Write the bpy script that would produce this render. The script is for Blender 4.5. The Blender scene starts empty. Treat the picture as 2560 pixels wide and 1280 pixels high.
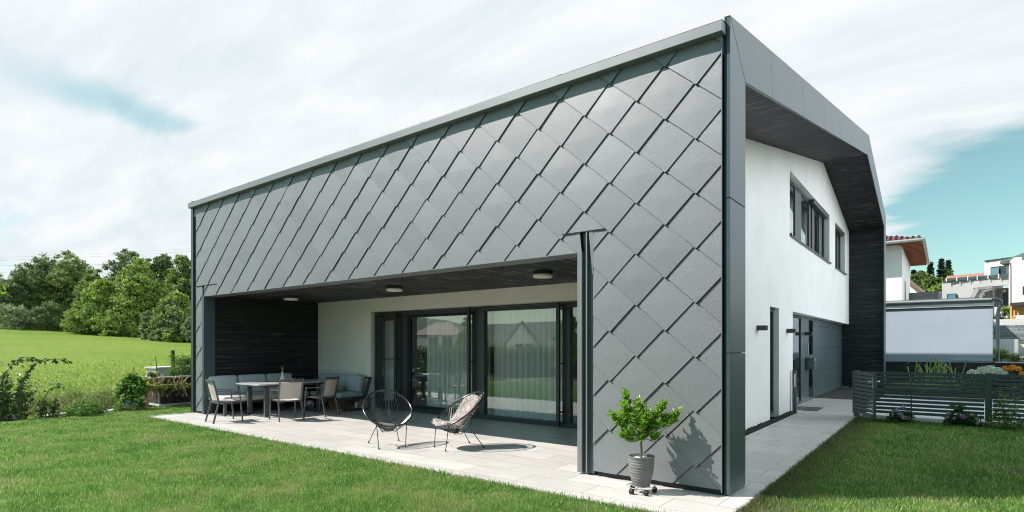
import bpy, bmesh, math, random
import numpy as np
from mathutils import Vector, Matrix
R_ = math.radians
SC = bpy.context.scene
COL = SC.collection
# ---------------------------------------------------------------- camera
FX, CXP, HY, CAMZ = 1414.0, 1280.0, 866.0, 1.6
XA = np.array([1846.0, -1414.0]); XA /= np.linalg.norm(XA); YA = np.array([-XA[1], XA[0]])
CAM = np.array([1.817, -6.187])
cd = bpy.data.cameras.new('camera'); cam = bpy.data.objects.new('camera', cd); COL.objects.link(cam)
cd.sensor_width = 36.0; cd.lens = 36.0 * FX / 2560.0
cd.shift_y = (HY - 640.0) / 2560.0
cd.clip_start = 0.05; cd.clip_end = 3000
cam.location = (CAM[0], CAM[1], CAMZ)
cam.rotation_euler = (R_(90), 0, math.atan2(-XA[1], YA[1]))
SC.camera = cam
# ---------------------------------------------------------------- exposure
SC.render.engine = 'CYCLES'; SC.cycles.filter_width = 1.05
SC.render.resolution_x = 1024; SC.render.resolution_y = 512
SC.view_settings.view_transform = 'Standard'; SC.view_settings.look = 'None'
SC.view_settings.exposure = 0.50; SC.view_settings.gamma = 1.0
# ---------------------------------------------------------------- sun
SUN_EL = R_(45.6); sx, sy = -0.797, -0.604          # towards the sun
sd = Vector((sx * math.cos(SUN_EL), sy * math.cos(SUN_EL), math.sin(SUN_EL)))
sl = bpy.data.lights.new('sun', 'SUN'); so = bpy.data.objects.new('sun', sl); COL.objects.link(so)
sl.energy = 5.0; sl.angle = R_(0.55); sl.color = (1.0, 0.935, 0.885)
so.rotation_euler = sd.to_track_quat('Z', 'Y').to_euler(); so.location = (-20, -20, 30)
# ---------------------------------------------------------------- sky
W = bpy.data.worlds.new('World'); SC.world = W; W.use_nodes = True
nt = W.node_tree; nt.nodes.clear()
def N(nt, t, **k):
    n = nt.nodes.new(t)
    for a, b in k.items():
        if a == 'i':
            for q, val in b.items():
                n.inputs[q].default_value = val
        else: setattr(n, a, b)
    return n
def L(nt, a, b): nt.links.new(a, b)
def MATH(nt, op, a, b=None, c=None, clamp=False):
    n = nt.nodes.new('ShaderNodeMath'); n.operation = op; n.use_clamp = clamp
    for i, x in enumerate((a, b, c)):
        if x is None: continue
        if isinstance(x, (int, float)): n.inputs[i].default_value = x
        else: nt.links.new(x, n.inputs[i])
    return n.outputs[0]
def RAMP(nt, fac, stops, interp='LINEAR'):
    n = nt.nodes.new('ShaderNodeValToRGB'); n.color_ramp.interpolation = interp
    e = n.color_ramp.elements
    while len(e) < len(stops): e.new(0.5)
    for i, (p, c) in enumerate(stops):
        e[i].position = p; e[i].color = (c, c, c, 1) if isinstance(c, (int, float)) else (*c, 1)
    if fac is not None: nt.links.new(fac, n.inputs[0])
    return n
def MIXC(nt, f, a, b, mode='MIX'):
    n = nt.nodes.new('ShaderNodeMix'); n.data_type = 'RGBA'; n.blend_type = mode
    for i, x in ((0, f), (6, a), (7, b)):
        if isinstance(x, (int, float)): n.inputs[i].default_value = x
        elif isinstance(x, tuple): n.inputs[i].default_value = (*x, 1)
        else: nt.links.new(x, n.inputs[i])
    return n.outputs[2]
sky = N(nt, 'ShaderNodeTexSky', sky_type='NISHITA', sun_disc=False)
sky.sun_elevation = SUN_EL; sky.sun_rotation = math.atan2(sx, sy); sky.altitude = 300
sky.air_density = 1.0; sky.dust_density = 0.6; sky.ozone_density = 1.0
tc = N(nt, 'ShaderNodeTexCoord')
sep = N(nt, 'ShaderNodeSeparateXYZ'); L(nt, tc.outputs['Generated'], sep.inputs[0])
zc = MATH(nt, 'MAXIMUM', sep.outputs[2], 0.0)
den = MATH(nt, 'ADD', zc, 0.16)
cmb = N(nt, 'ShaderNodeCombineXYZ')
L(nt, MATH(nt, 'DIVIDE', sep.outputs[0], den), cmb.inputs[0]); L(nt, MATH(nt, 'DIVIDE', sep.outputs[1], den), cmb.inputs[1])
mp = N(nt, 'ShaderNodeMapping'); mp.inputs['Rotation'].default_value = (0, 0, R_(52)); mp.inputs['Scale'].default_value = (0.42, 1.25, 1)
L(nt, cmb.outputs[0], mp.inputs[0])
n1 = N(nt, 'ShaderNodeTexNoise', i={'Scale': 1.5, 'Detail': 9.0, 'Roughness': 0.52, 'Distortion': 0.5}); L(nt, mp.outputs[0], n1.inputs[0])
n2 = N(nt, 'ShaderNodeTexNoise', i={'Scale': 3.2, 'Detail': 8.0, 'Roughness': 0.6, 'Distortion': 0.3}); L(nt, mp.outputs[0], n2.inputs[0])
def vdot(v):
    n = N(nt, 'ShaderNodeVectorMath', operation='DOT_PRODUCT'); L(nt, tc.outputs['Generated'], n.inputs[0]); n.inputs[1].default_value = v
    return n.outputs['Value']
def pdir(u, v):
    r = np.array([(u - CXP) / FX, 1.0]); d = Vector((float(r @ XA), float(r @ YA), (HY - v) / FX)); return d.normalized()
def opening(u0, v0, u1, v1, wid, amp=0.9):
    """a blue gap between the clouds, stretched along the arc between two directions of the sky"""
    a, b = pdir(u0, v0), pdir(u1, v1); c = (a + b).normalized(); e1 = (b - a).normalized(); e2 = c.cross(e1).normalized()
    hl = (b - a).length / 2
    q1 = MATH(nt, 'DIVIDE', vdot(e1), hl); q2 = MATH(nt, 'ADD', MATH(nt, 'DIVIDE', vdot(e2), wid), MATH(nt, 'MULTIPLY', MATH(nt, 'SUBTRACT', n1.outputs[0], 0.5), 4.5)); q1 = MATH(nt, 'ADD', q1, MATH(nt, 'MULTIPLY', MATH(nt, 'SUBTRACT', n2.outputs[0], 0.5), 2.2))
    r2 = MATH(nt, 'ADD', MATH(nt, 'POWER', MATH(nt, 'ABSOLUTE', q1), 2.0), MATH(nt, 'POWER', MATH(nt, 'ABSOLUTE', q2), 2.0))
    g = MATH(nt, 'EXPONENT', MATH(nt, 'MULTIPLY', r2, -0.8))
    front = MATH(nt, 'GREATER_THAN', vdot(c), 0.2)
    return MATH(nt, 'MULTIPLY', MATH(nt, 'MULTIPLY', g, front), amp)
gaps = None
for o in ((60, 150, 560, 330, 0.024, 0.62), (-240, 560, 190, 575, 0.035, 0.55), (2250, 620, 2640, 500, 0.10, 1.5), (2350, 660, 2800, 690, 0.12, 1.5), (2330, 520, 2700, 380, 0.05, 0.8)):
    g = opening(*o); gaps = g if gaps is None else MATH(nt, 'ADD', gaps, g)
cov = MATH(nt, 'ADD', MATH(nt, 'MULTIPLY', n1.outputs[0], 0.75), MATH(nt, 'MULTIPLY', n2.outputs[0], 0.35))
cov = MATH(nt, 'SUBTRACT', MATH(nt, 'ADD', cov, 0.30), MATH(nt, 'MULTIPLY', gaps, 0.62))
# clearer sky on the sun's side of the place
cov = MATH(nt, 'SUBTRACT', cov, MATH(nt, 'MULTIPLY', MATH(nt, 'MAXIMUM', MATH(nt, 'SUBTRACT', vdot((-0.08, -0.98, 0.15)), 0.12), 0.0), 1.5))
cov = MATH(nt, 'SUBTRACT', cov, RAMP(nt, sep.outputs[2], [(0.52, 0.0), (0.85, 0.7)]).outputs[0])
covr = RAMP(nt, cov, [(0.22, 0.0), (0.72, 1.0)], 'EASE')
shade = RAMP(nt, n2.outputs[0], [(0.30, (0.52, 0.585, 0.615)), (0.62, (0.672, 0.695, 0.718))])
hs = N(nt, 'ShaderNodeHueSaturation', i={'Hue': 0.462, 'Saturation': 0.86, 'Value': 1.0}); L(nt, sky.outputs[0], hs.inputs['Color'])
skyc = MIXC(nt, 1.0, hs.outputs[0], (0.095, 0.095, 0.095), 'MULTIPLY')
skyb = MIXC(nt, 1.0, skyc, (0.92, 1.08, 0.98), 'MULTIPLY')
# clouds out of view to the right made brighter to light the gable wall
cl = N(nt, 'ShaderNodeVectorMath', operation='SCALE'); L(nt, shade.outputs[0], cl.inputs[0])
L(nt, MATH(nt, 'ADD', 1.0, MATH(nt, 'MULTIPLY', MATH(nt, 'MULTIPLY', MATH(nt, 'SUBTRACT', vdot((0.95, -0.08, 0.30)), 0.25, clamp=True), 1.9, clamp=True), 2.2)), cl.inputs['Scale'])
fin = MIXC(nt, covr.outputs[0], skyb, cl.outputs[0])
bg = N(nt, 'ShaderNodeBackground', i={'Strength': 1.0}); L(nt, fin, bg.inputs[0])
wo = N(nt, 'ShaderNodeOutputWorld'); L(nt, bg.outputs[0], wo.inputs[0])
# ---------------------------------------------------------------- helpers: places
def at(u, v, F):
    """point of the place seen at that spot of the photograph, F metres in front of the camera"""
    r = (u - CXP) / FX * F
    return Vector((float(CAM[0] + r * XA[0] + F * XA[1]), float(CAM[1] + r * YA[0] + F * YA[1]), CAMZ + (HY - v) / FX * F))
def mirror(u, v, F):
    p = at(u, v, F); return Vector((p.x, 6.7 - p.y, p.z))
# ---------------------------------------------------------------- helpers: materials
def mat(name, col, rough=0.6, metal=0.0, var=0.0, vscale=8.0, bump=0.0, bscale=60.0, spec=0.5, col2=None, coat=0.0, detail=6.0, island=0.0, transl=0.0, stretch=None, sheen=0.0, bdist=0.01):
    m = bpy.data.materials.new(name); m.use_nodes = True; t = m.node_tree; t.nodes.clear()
    out = N(t, 'ShaderNodeOutputMaterial'); b = N(t, 'ShaderNodeBsdfPrincipled', i={'Base Color': (*col, 1), 'Roughness': rough, 'Metallic': metal})
    b.inputs['Specular IOR Level'].default_value = spec; b.inputs['Coat Weight'].default_value = coat
    if sheen: b.inputs['Sheen Weight'].default_value = sheen
    co = N(t, 'ShaderNodeTexCoord'); src = co.outputs['Object']
    if stretch:
        mm = N(t, 'ShaderNodeMapping'); mm.inputs['Scale'].default_value = stretch; L(t, src, mm.inputs[0]); src = mm.outputs[0]
    c = None
    if var or col2:
        n = N(t, 'ShaderNodeTexNoise', i={'Scale': vscale, 'Detail': detail, 'Roughness': 0.6}); L(t, src, n.inputs[0])
        c2 = col2 if col2 else tuple(x * (1 - var) for x in col)
        r = RAMP(t, n.outputs[0], [(0.36, col), (0.64, c2)]); c = r.outputs[0]
        if not col2:
            c = RAMP(t, n.outputs[0], [(0.34, tuple(min(1, x * (1 + var)) for x in col)), (0.66, c2)]).outputs[0]
    if island:
        g = N(t, 'ShaderNodeNewGeometry')
        f = MATH(t, 'ADD', MATH(t, 'MULTIPLY', g.outputs['Random Per Island'], 2 * island), 1 - island)
        cc = N(t, 'ShaderNodeCombineColor'); 
        for i in range(3): L(t, f, cc.inputs[i])
        c = MIXC(t, 1.0, c if c is not None else col, cc.outputs[0], 'MULTIPLY')
    if c is not None: L(t, c, b.inputs['Base Color'])
    if bump:
        n = N(t, 'ShaderNodeTexNoise', i={'Scale': bscale, 'Detail': 4.0}); L(t, src, n.inputs[0])
        bp = N(t, 'ShaderNodeBump', i={'Strength': bump, 'Distance': bdist}); L(t, n.outputs[0], bp.inputs['Height']); L(t, bp.outputs[0], b.inputs['Normal'])
    if transl:
        tr = N(t, 'ShaderNodeBsdfTranslucent'); 
        if c is not None: L(t, MIXC(t, 1.0, c, (1.5, 1.6, 0.7), 'MULTIPLY'), tr.inputs[0])
        else: tr.inputs[0].default_value = (*[min(1, x * 1.5) for x in col], 1)
        mx = N(t, 'ShaderNodeMixShader', i={0: transl}); L(t, b.outputs[0], mx.inputs[1]); L(t, tr.outputs[0], mx.inputs[2]); L(t, mx.outputs[0], out.inputs[0])
    else: L(t, b.outputs[0], out.inputs[0])
    return m
def principled(m): return next(n for n in m.node_tree.nodes if n.type == 'BSDF_PRINCIPLED')
def plaster(name, col, s=1.0):
    m = mat(name, col, 0.9, var=0.035, vscale=1.1, bump=0.8, bscale=70 * s, spec=0.2, bdist=0.006)
    return m
def boards(name, axis, pitch, col=(0.006, 0.007, 0.008), st_=.15):
    """charred black boards; axis = coordinate across the boards"""
    m = bpy.data.materials.new(name); m.use_nodes = True; t = m.node_tree; t.nodes.clear()
    out = N(t, 'ShaderNodeOutputMaterial'); b = N(t, 'ShaderNodeBsdfPrincipled', i={'Roughness': 0.62})
    co = N(t, 'ShaderNodeTexCoord'); s = N(t, 'ShaderNodeSeparateXYZ'); L(t, co.outputs['Object'], s.inputs[0])
    q = MATH(t, 'DIVIDE', s.outputs[axis], pitch); fr = MATH(t, 'FRACT', q); fl = MATH(t, 'FLOOR', q)
    wn = N(t, 'ShaderNodeTexWhiteNoise', noise_dimensions='1D'); L(t, fl, wn.inputs['W'])
    mp = N(t, 'ShaderNodeMapping'); sc = [0.9, 0.9, 0.9]; sc[axis] = 19.0
    mp.inputs['Scale'].default_value = sc; L(t, co.outputs['Object'], mp.inputs[0])
    n = N(t, 'ShaderNodeTexNoise', i={'Scale': 1.0, 'Detail': 6.0, 'Roughness': 0.7}); L(t, mp.outputs[0], n.inputs[0])
    n2_ = N(t, 'ShaderNodeTexNoise', i={'Scale': 2.4, 'Detail': 3.0}); L(t, co.outputs['Object'], n2_.inputs[0])
    base = MIXC(t, wn.outputs['Value'], col, tuple(x * 2.6 for x in col))
    st = RAMP(t, n.outputs[0], [(0.52, 0.0), (0.66, 1.0)]); st2 = RAMP(t, n2_.outputs[0], [(0.40, 0.25), (0.65, 1.0)])
    f = MATH(t, 'MULTIPLY', st.outputs[0], st2.outputs[0])
    c = MIXC(t, f, base, (st_, st_ * .97, st_ * .96))
    gap = RAMP(t, fr, [(0.0, 0.0), (0.10, 1.0), (0.90, 1.0), (1.0, 0.0)])
    c = MIXC(t, gap.outputs[0], (0.004, 0.004, 0.005), c); L(t, c, b.inputs['Base Color'])
    h = MATH(t, 'ADD', gap.outputs[0], MATH(t, 'MULTIPLY', n.outputs[0], 0.35))
    bp = N(t, 'ShaderNodeBump', i={'Strength': 0.8, 'Distance': 0.012}); L(t, h, bp.inputs['Height']); L(t, bp.outputs[0], b.inputs['Normal'])
    L(t, b.outputs[0], out.inputs[0]); return m
def tiles(name, col, tw, th, joint=(0.25, 0.24, 0.23), swap=False, off=0.5, jw=0.006, rough=0.42):
    m = bpy.data.materials.new(name); m.use_nodes = True; t = m.node_tree; t.nodes.clear()
    out = N(t, 'ShaderNodeOutputMaterial'); b = N(t, 'ShaderNodeBsdfPrincipled', i={'Roughness': rough})
    co = N(t, 'ShaderNodeTexCoord'); br = N(t, 'ShaderNodeTexBrick')
    src = co.outputs['Object']
    L(t, src, br.inputs[0]); br.offset = off; br.offset_frequency = 2
    for k, v in {'Scale': 1.0, 'Brick Width': tw, 'Row Height': th, 'Mortar Size': jw, 'Mortar Smooth': 0.0, 'Bias': 0.0}.items(): br.inputs[k].default_value = v
    br.inputs['Color1'].default_value = (*[x * 1.06 for x in col], 1); br.inputs['Color2'].default_value = (*[x * 0.90 for x in col], 1)
    br.inputs['Mortar'].default_value = (*joint, 1)
    mp = N(t, 'ShaderNodeMapping'); mp.inputs['Scale'].default_value = (0.8, 3.2, 1); L(t, src, mp.inputs[0])
    n = N(t, 'ShaderNodeTexNoise', i={'Scale': 2.0, 'Detail': 8.0, 'Roughness': 0.65}); L(t, mp.outputs[0], n.inputs[0])
    v = RAMP(t, n.outputs[0], [(0.33, (0.90, 0.89, 0.88)), (0.66, (1.04, 1.04, 1.04))])
    L(t, MIXC(t, 1.0, br.outputs[0], v.outputs[0], 'MULTIPLY'), b.inputs['Base Color'])
    n3 = N(t, 'ShaderNodeTexNoise', i={'Scale': 90.0}); L(t, src, n3.inputs[0])
    h = MATH(t, 'SUBTRACT', MATH(t, 'MULTIPLY', n3.outputs[0], 0.2), br.outputs[1])
    bp = N(t, 'ShaderNodeBump', i={'Strength': 0.35, 'Distance': 0.004}); L(t, h, bp.inputs['Height']); L(t, bp.outputs[0], b.inputs['Normal'])
    L(t, b.outputs[0], out.inputs[0]); return m
def glassmat(name, tint=(0.93, 0.975, 0.965), ior=1.9, rough=0.0):
    m = bpy.data.materials.new(name); m.use_nodes = True; t = m.node_tree; t.nodes.clear()
    out = N(t, 'ShaderNodeOutputMaterial'); tr = N(t, 'ShaderNodeBsdfTransparent', i={'Color': (*tint, 1)}); gl = N(t, 'ShaderNodeBsdfGlossy', i={'Color': (0.95, 1.0, 0.98, 1), 'Roughness': rough})
    lw = N(t, 'ShaderNodeLayerWeight', i={'Blend': 0.5}); f0 = ((ior - 1) / (ior + 1)) ** 2 + .09; fr = MATH(t, 'ADD', MATH(t, 'MULTIPLY', MATH(t, 'POWER', lw.outputs['Facing'], 4.0), 1 - f0), f0); mx = N(t, 'ShaderNodeMixShader'); L(t, fr, mx.inputs[0]); L(t, tr.outputs[0], mx.inputs[1]); L(t, gl.outputs[0], mx.inputs[2])
    L(t, mx.outputs[0], out.inputs[0]); return m
def leafmat(name, col, col2, vs=1.0, isl=0.45, tr=0.35, rough=0.45, spec=0.35):
    return mat(name, col, rough, col2=col2, vscale=vs, island=isl, transl=tr, spec=spec, detail=3.0)
# ---------------------------------------------------------------- helpers: meshes
class MB:
    def __init__(s): s.v = []; s.f = []; s.mi = []
    def add(s, vs, fs, m=0):
        o = len(s.v); s.v += [tuple(p) for p in vs]; s.f += [tuple(i + o for i in f) for f in fs]; s.mi += [m] * len(fs); return s
    def box(s, x0, x1, y0, y1, z0, z1, m=0):
        return s.add([(x0, y0, z0), (x1, y0, z0), (x1, y1, z0), (x0, y1, z0), (x0, y0, z1), (x1, y0, z1), (x1, y1, z1), (x0, y1, z1)],
                     [(0, 3, 2, 1), (4, 5, 6, 7), (0, 1, 5, 4), (1, 2, 6, 5), (2, 3, 7, 6), (3, 0, 4, 7)], m)
    def quad(s, *p, m=0): return s.add(p, [tuple(range(len(p)))], m)
    def bar(s, p, q, w, h, m=0, up=(0, 0, 1)):
        p, q = Vector(p), Vector(q); d = (q - p).normalized(); u = Vector(up)
        if abs(d.dot(u)) > 0.98: u = Vector((1, 0, 0))
        a = d.cross(u).normalized() * (w / 2); b = a.cross(d).normalized() * (h / 2)
        vs = [x + i * a + j * b for x in (p, q) for i, j in ((-1, -1), (1, -1), (1, 1), (-1, 1))]
        return s.add(vs, [(0, 1, 2, 3), (7, 6, 5, 4), (0, 4, 5, 1), (1, 5, 6, 2), (2, 6, 7, 3), (3, 7, 4, 0)], m)
    def tube(s, pts, r, n=8, closed=False, m=0, caps=True):
        pts = [Vector(p) for p in pts]; k = len(pts); rs = r if isinstance(r, (list, tuple)) else [r] * k
        vs = []; ref = None
        for i, p in enumerate(pts):
            a = pts[(i - 1) % k] if (closed or i > 0) else p; b = pts[(i + 1) % k] if (closed or i < k - 1) else p
            d = (b - a).normalized() if (b - a).length > 1e-9 else Vector((0, 0, 1))
            if ref is None: ref = Vector((0, 0, 1)) if abs(d.z) < 0.9 else Vector((1, 0, 0))
            e1 = (ref - d * ref.dot(d)).normalized(); ref = e1; e2 = d.cross(e1)
            for j in range(n):
                t = 2 * math.pi * j / n; vs.append(p + rs[i] * (math.cos(t) * e1 + math.sin(t) * e2))
        fs = []
        for i in range(k if closed else k - 1):
            for j in range(n):
                a, b = i * n + j, i * n + (j + 1) % n; c, d = ((i + 1) % k) * n + (j + 1) % n, ((i + 1) % k) * n + j
                fs.append((a, b, c, d))
        if not closed and caps: fs.append(tuple(range(n))[::-1]); fs.append(tuple((k - 1) * n + j for j in range(n)))
        return s.add(vs, fs, m)
    def lathe(s, prof, n=32, c=(0, 0, 0), m=0):
        vs = [(c[0] + r * math.cos(2 * math.pi * j / n), c[1] + r * math.sin(2 * math.pi * j / n), c[2] + z) for r, z in prof for j in range(n)]
        fs = [(i * n + j, i * n + (j + 1) % n, (i + 1) * n + (j + 1) % n, (i + 1) * n + j) for i in range(len(prof) - 1) for j in range(n)]
        return s.add(vs, fs, m)
    def ball(s, c, r, n=12, m=0):
        r = r if isinstance(r, (tuple, list)) else (r, r, r); vs = []; fs = []; k = n // 2
        for i in range(k + 1):
            th = math.pi * i / k
            for j in range(n):
                ph = 2 * math.pi * j / n; vs.append((c[0] + r[0] * math.sin(th) * math.cos(ph), c[1] + r[1] * math.sin(th) * math.sin(ph), c[2] + r[2] * math.cos(th)))
        for i in range(k):
            for j in range(n): fs.append((i * n + j, (i + 1) * n + j, (i + 1) * n + (j + 1) % n, i * n + (j + 1) % n))
        return s.add(vs, fs, m)
    def extr(s, poly, vec, m=0):
        n = len(poly); p = [Vector(q) for q in poly]; e = Vector(vec)
        return s.add(p + [q + e for q in p], [tuple(range(n))[::-1], tuple(range(n, 2 * n))] + [(i, (i + 1) % n, n + (i + 1) % n, n + i) for i in range(n)], m)
    def leaves(s, P, D, Nn, Ln, Wd, fold=0.12, m=0):
        """flat folded leaves: P base points, D directions, Nn normals (k,3)"""
        P = np.asarray(P, float); D = np.asarray(D, float); Nn = np.asarray(Nn, float); k = len(P)
        D = D / (np.linalg.norm(D, axis=1, keepdims=True) + 1e-9); S = np.cross(D, Nn); S /= (np.linalg.norm(S, axis=1, keepdims=True) + 1e-9)
        U = np.cross(S, D); Ln = np.broadcast_to(np.asarray(Ln, float), (k,))[:, None]; Wd = np.broadcast_to(np.asarray(Wd, float), (k,))[:, None]
        a = P; b = P + D * Ln * .5 + S * Wd * .5 + U * Wd * fold; c = P + D * Ln; d = P + D * Ln * .5 - S * Wd * .5 + U * Wd * fold
        V = np.stack([a, b, c, d], 1).reshape(-1, 3); o = len(s.v); s.v += [tuple(x) for x in V.tolist()]
        for i in range(k): q = o + 4 * i; s.f.append((q, q + 1, q + 2)); s.f.append((q, q + 2, q + 3))
        s.mi += [m] * (2 * k); return s
    def build(s, name, mats, parent=None, loc=None, smooth=False, bevel=0.0, seg=2, sub=0):
        me = bpy.data.meshes.new(name); me.from_pydata(s.v, [], s.f)
        if not isinstance(mats, (list, tuple)): mats = [mats]
        for x in mats: me.materials.append(x)
        if len(mats) > 1: me.polygons.foreach_set('material_index', s.mi)
        if smooth: me.shade_smooth(); me.set_sharp_from_angle(angle=R_(smooth if smooth is not True else 40))
        me.update(); o = bpy.data.objects.new(name, me); COL.objects.link(o)
        if parent: o.parent = parent
        if loc is not None: o.location = loc
        if bevel:
            b = o.modifiers.new('bevel', 'BEVEL'); b.width = bevel; b.segments = seg; b.limit_method = 'ANGLE'; b.angle_limit = R_(40)
            if seg > 1: me.shade_smooth(); me.set_sharp_from_angle(angle=R_(60))
        if sub: q = o.modifiers.new('sub', 'SUBSURF'); q.levels = q.render_levels = sub
        return o
def tag(o, label=None, cat=None, group=None, kind=None):
    if label: o['label'] = label
    if cat: o['category'] = cat
    if group: o['group'] = group
    if kind: o['kind'] = kind
    return o
def thing(name, label, cat, loc=(0, 0, 0), rz=0.0, group=None):
    o = bpy.data.objects.new(name, None); COL.objects.link(o); o.location = loc; o.rotation_euler = (0, 0, rz); o.empty_display_size = 0.2
    return tag(o, label, cat, group)
def copy_tree(o, parent=None):
    c = o.copy(); COL.objects.link(c); c.parent = parent
    for ch in list(o.children): copy_tree(ch, c)
    return c
def struct(o): return tag(o, kind='structure')
def clip(poly, a, b, c):
    """keep the side a*x+b*z<=c of a 2D polygon"""
    out = []
    for i in range(len(poly)):
        p, q = poly[i], poly[(i + 1) % len(poly)]; dp, dq = a * p[0] + b * p[1] - c, a * q[0] + b * q[1] - c
        if dp <= 0: out.append(p)
        if (dp < 0 < dq) or (dq < 0 < dp):
            t = dp / (dp - dq); out.append((p[0] + t * (q[0] - p[0]), p[1] + t * (q[1] - p[1])))
    return out
def holed(mb, fn, a0, a1, z0, z1, holes, planes=(), m=0):
    A = sorted({a0, a1, *[h[0] for h in holes], *[h[1] for h in holes]}); A = [x for x in A if a0 <= x <= a1]
    Z = sorted({z0, z1, *[h[2] for h in holes], *[h[3] for h in holes]}); Z = [x for x in Z if z0 <= x <= z1]
    for i in range(len(A) - 1):
        for j in range(len(Z) - 1):
            ca, cz = (A[i] + A[i + 1]) / 2, (Z[j] + Z[j + 1]) / 2
            if any(h[0] < ca < h[1] and h[2] < cz < h[3] for h in holes): continue
            p = [(A[i], Z[j]), (A[i + 1], Z[j]), (A[i + 1], Z[j + 1]), (A[i], Z[j + 1])]
            for pl in planes:
                if p: p = clip(p, *pl)
            if len(p) > 2: mb.quad(*[fn(*q) for q in p], m=m)
    return mb
rng = np.random.default_rng(7); random.seed(7)
def rdir(n):
    v = rng.normal(size=(n, 3)); return v / np.linalg.norm(v, axis=1, keepdims=True)
# ================================================================ materials
M_clad = mat('shingle_metal', (0.200, 0.210, 0.219), 0.50, metal=0.25, var=0.12, vscale=75, bump=0.4, bscale=190, spec=0.5, bdist=0.004)
M_clad2 = mat('shingle_metal_darker', (0.186, 0.196, 0.205), 0.50, metal=0.25, var=0.12, vscale=75, bump=0.4, bscale=190, bdist=0.004)
M_clad3 = mat('shingle_metal_lighter', (0.214, 0.225, 0.235), 0.47, metal=0.28, var=0.12, vscale=75, bump=0.4, bscale=190, bdist=0.004)
M_frame = mat('frame_metal', (0.052, 0.084, 0.094), 0.36, metal=0.22, var=0.04, vscale=1.2, bump=0.03, bscale=120, spec=0.6)
M_flash = mat('flashing_metal', (0.215, 0.228, 0.236), 0.45, metal=0.3, var=0.05, vscale=2.0, bump=0.1, bscale=200, bdist=0.003)
M_dark = mat('anthracite_paint', (0.034, 0.042, 0.046), 0.38, spec=0.5, bump=0.03, bscale=150)
M_black = mat('recess_black', (0.008, 0.009, 0.010), 0.6)
M_plast = plaster('white_plaster', (0.89, 0.885, 0.875))
M_cream = plaster('cream_plaster', (0.88, 0.85, 0.79))
M_bx = boards('charred_boards_x', 0, 0.13, (.010, .009, .009), .38); M_by = boards('charred_boards_y', 1, 0.14, (.0045, .0052, .006), .24); M_bz = boards('charred_boards_z', 2, 0.10, (.007, .008, .009), .085)
M_glass = glassmat('window_glass'); M_glass3 = glassmat('upper_glass', (.9, .97, .97), 2.4); M_glass2 = glassmat('dark_glass', (0.45, 0.55, 0.55), 2.2)
M_room = mat('room_paint', (0.45, 0.44, 0.42), 0.9); M_roomfl = mat('room_floor', (0.22, 0.20, 0.18), 0.35)
M_steel = mat('brushed_steel', (0.62, 0.63, 0.64), 0.28, metal=0.9)
M_white = mat('white_paint', (0.78, 0.78, 0.77), 0.5)
M_garage = mat('garage_metal', (0.11, 0.15, 0.16), 0.28, metal=0.3, var=0.05, vscale=1.0, bump=0.05, bscale=180)
XG = -1.16; XD = -1.40; YW = 3.2
# ================================================================ house
house = thing('house', 'grey shingle-clad house with folded metal frame, black boarded soffits and white gable wall', 'house')
# ---- shell volume behind the claddings
b = MB(); b.box(-1.60, -0.10, 0.02, 0.56, 0.0, 4.90); b.box(-12.60, -1.60, 0.02, 0.50, 2.84, 4.90); b.box(-12.60, -12.10, 0.02, 0.20, 0.0, 2.84)
b.build('front_wall', M_black, house)
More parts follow.
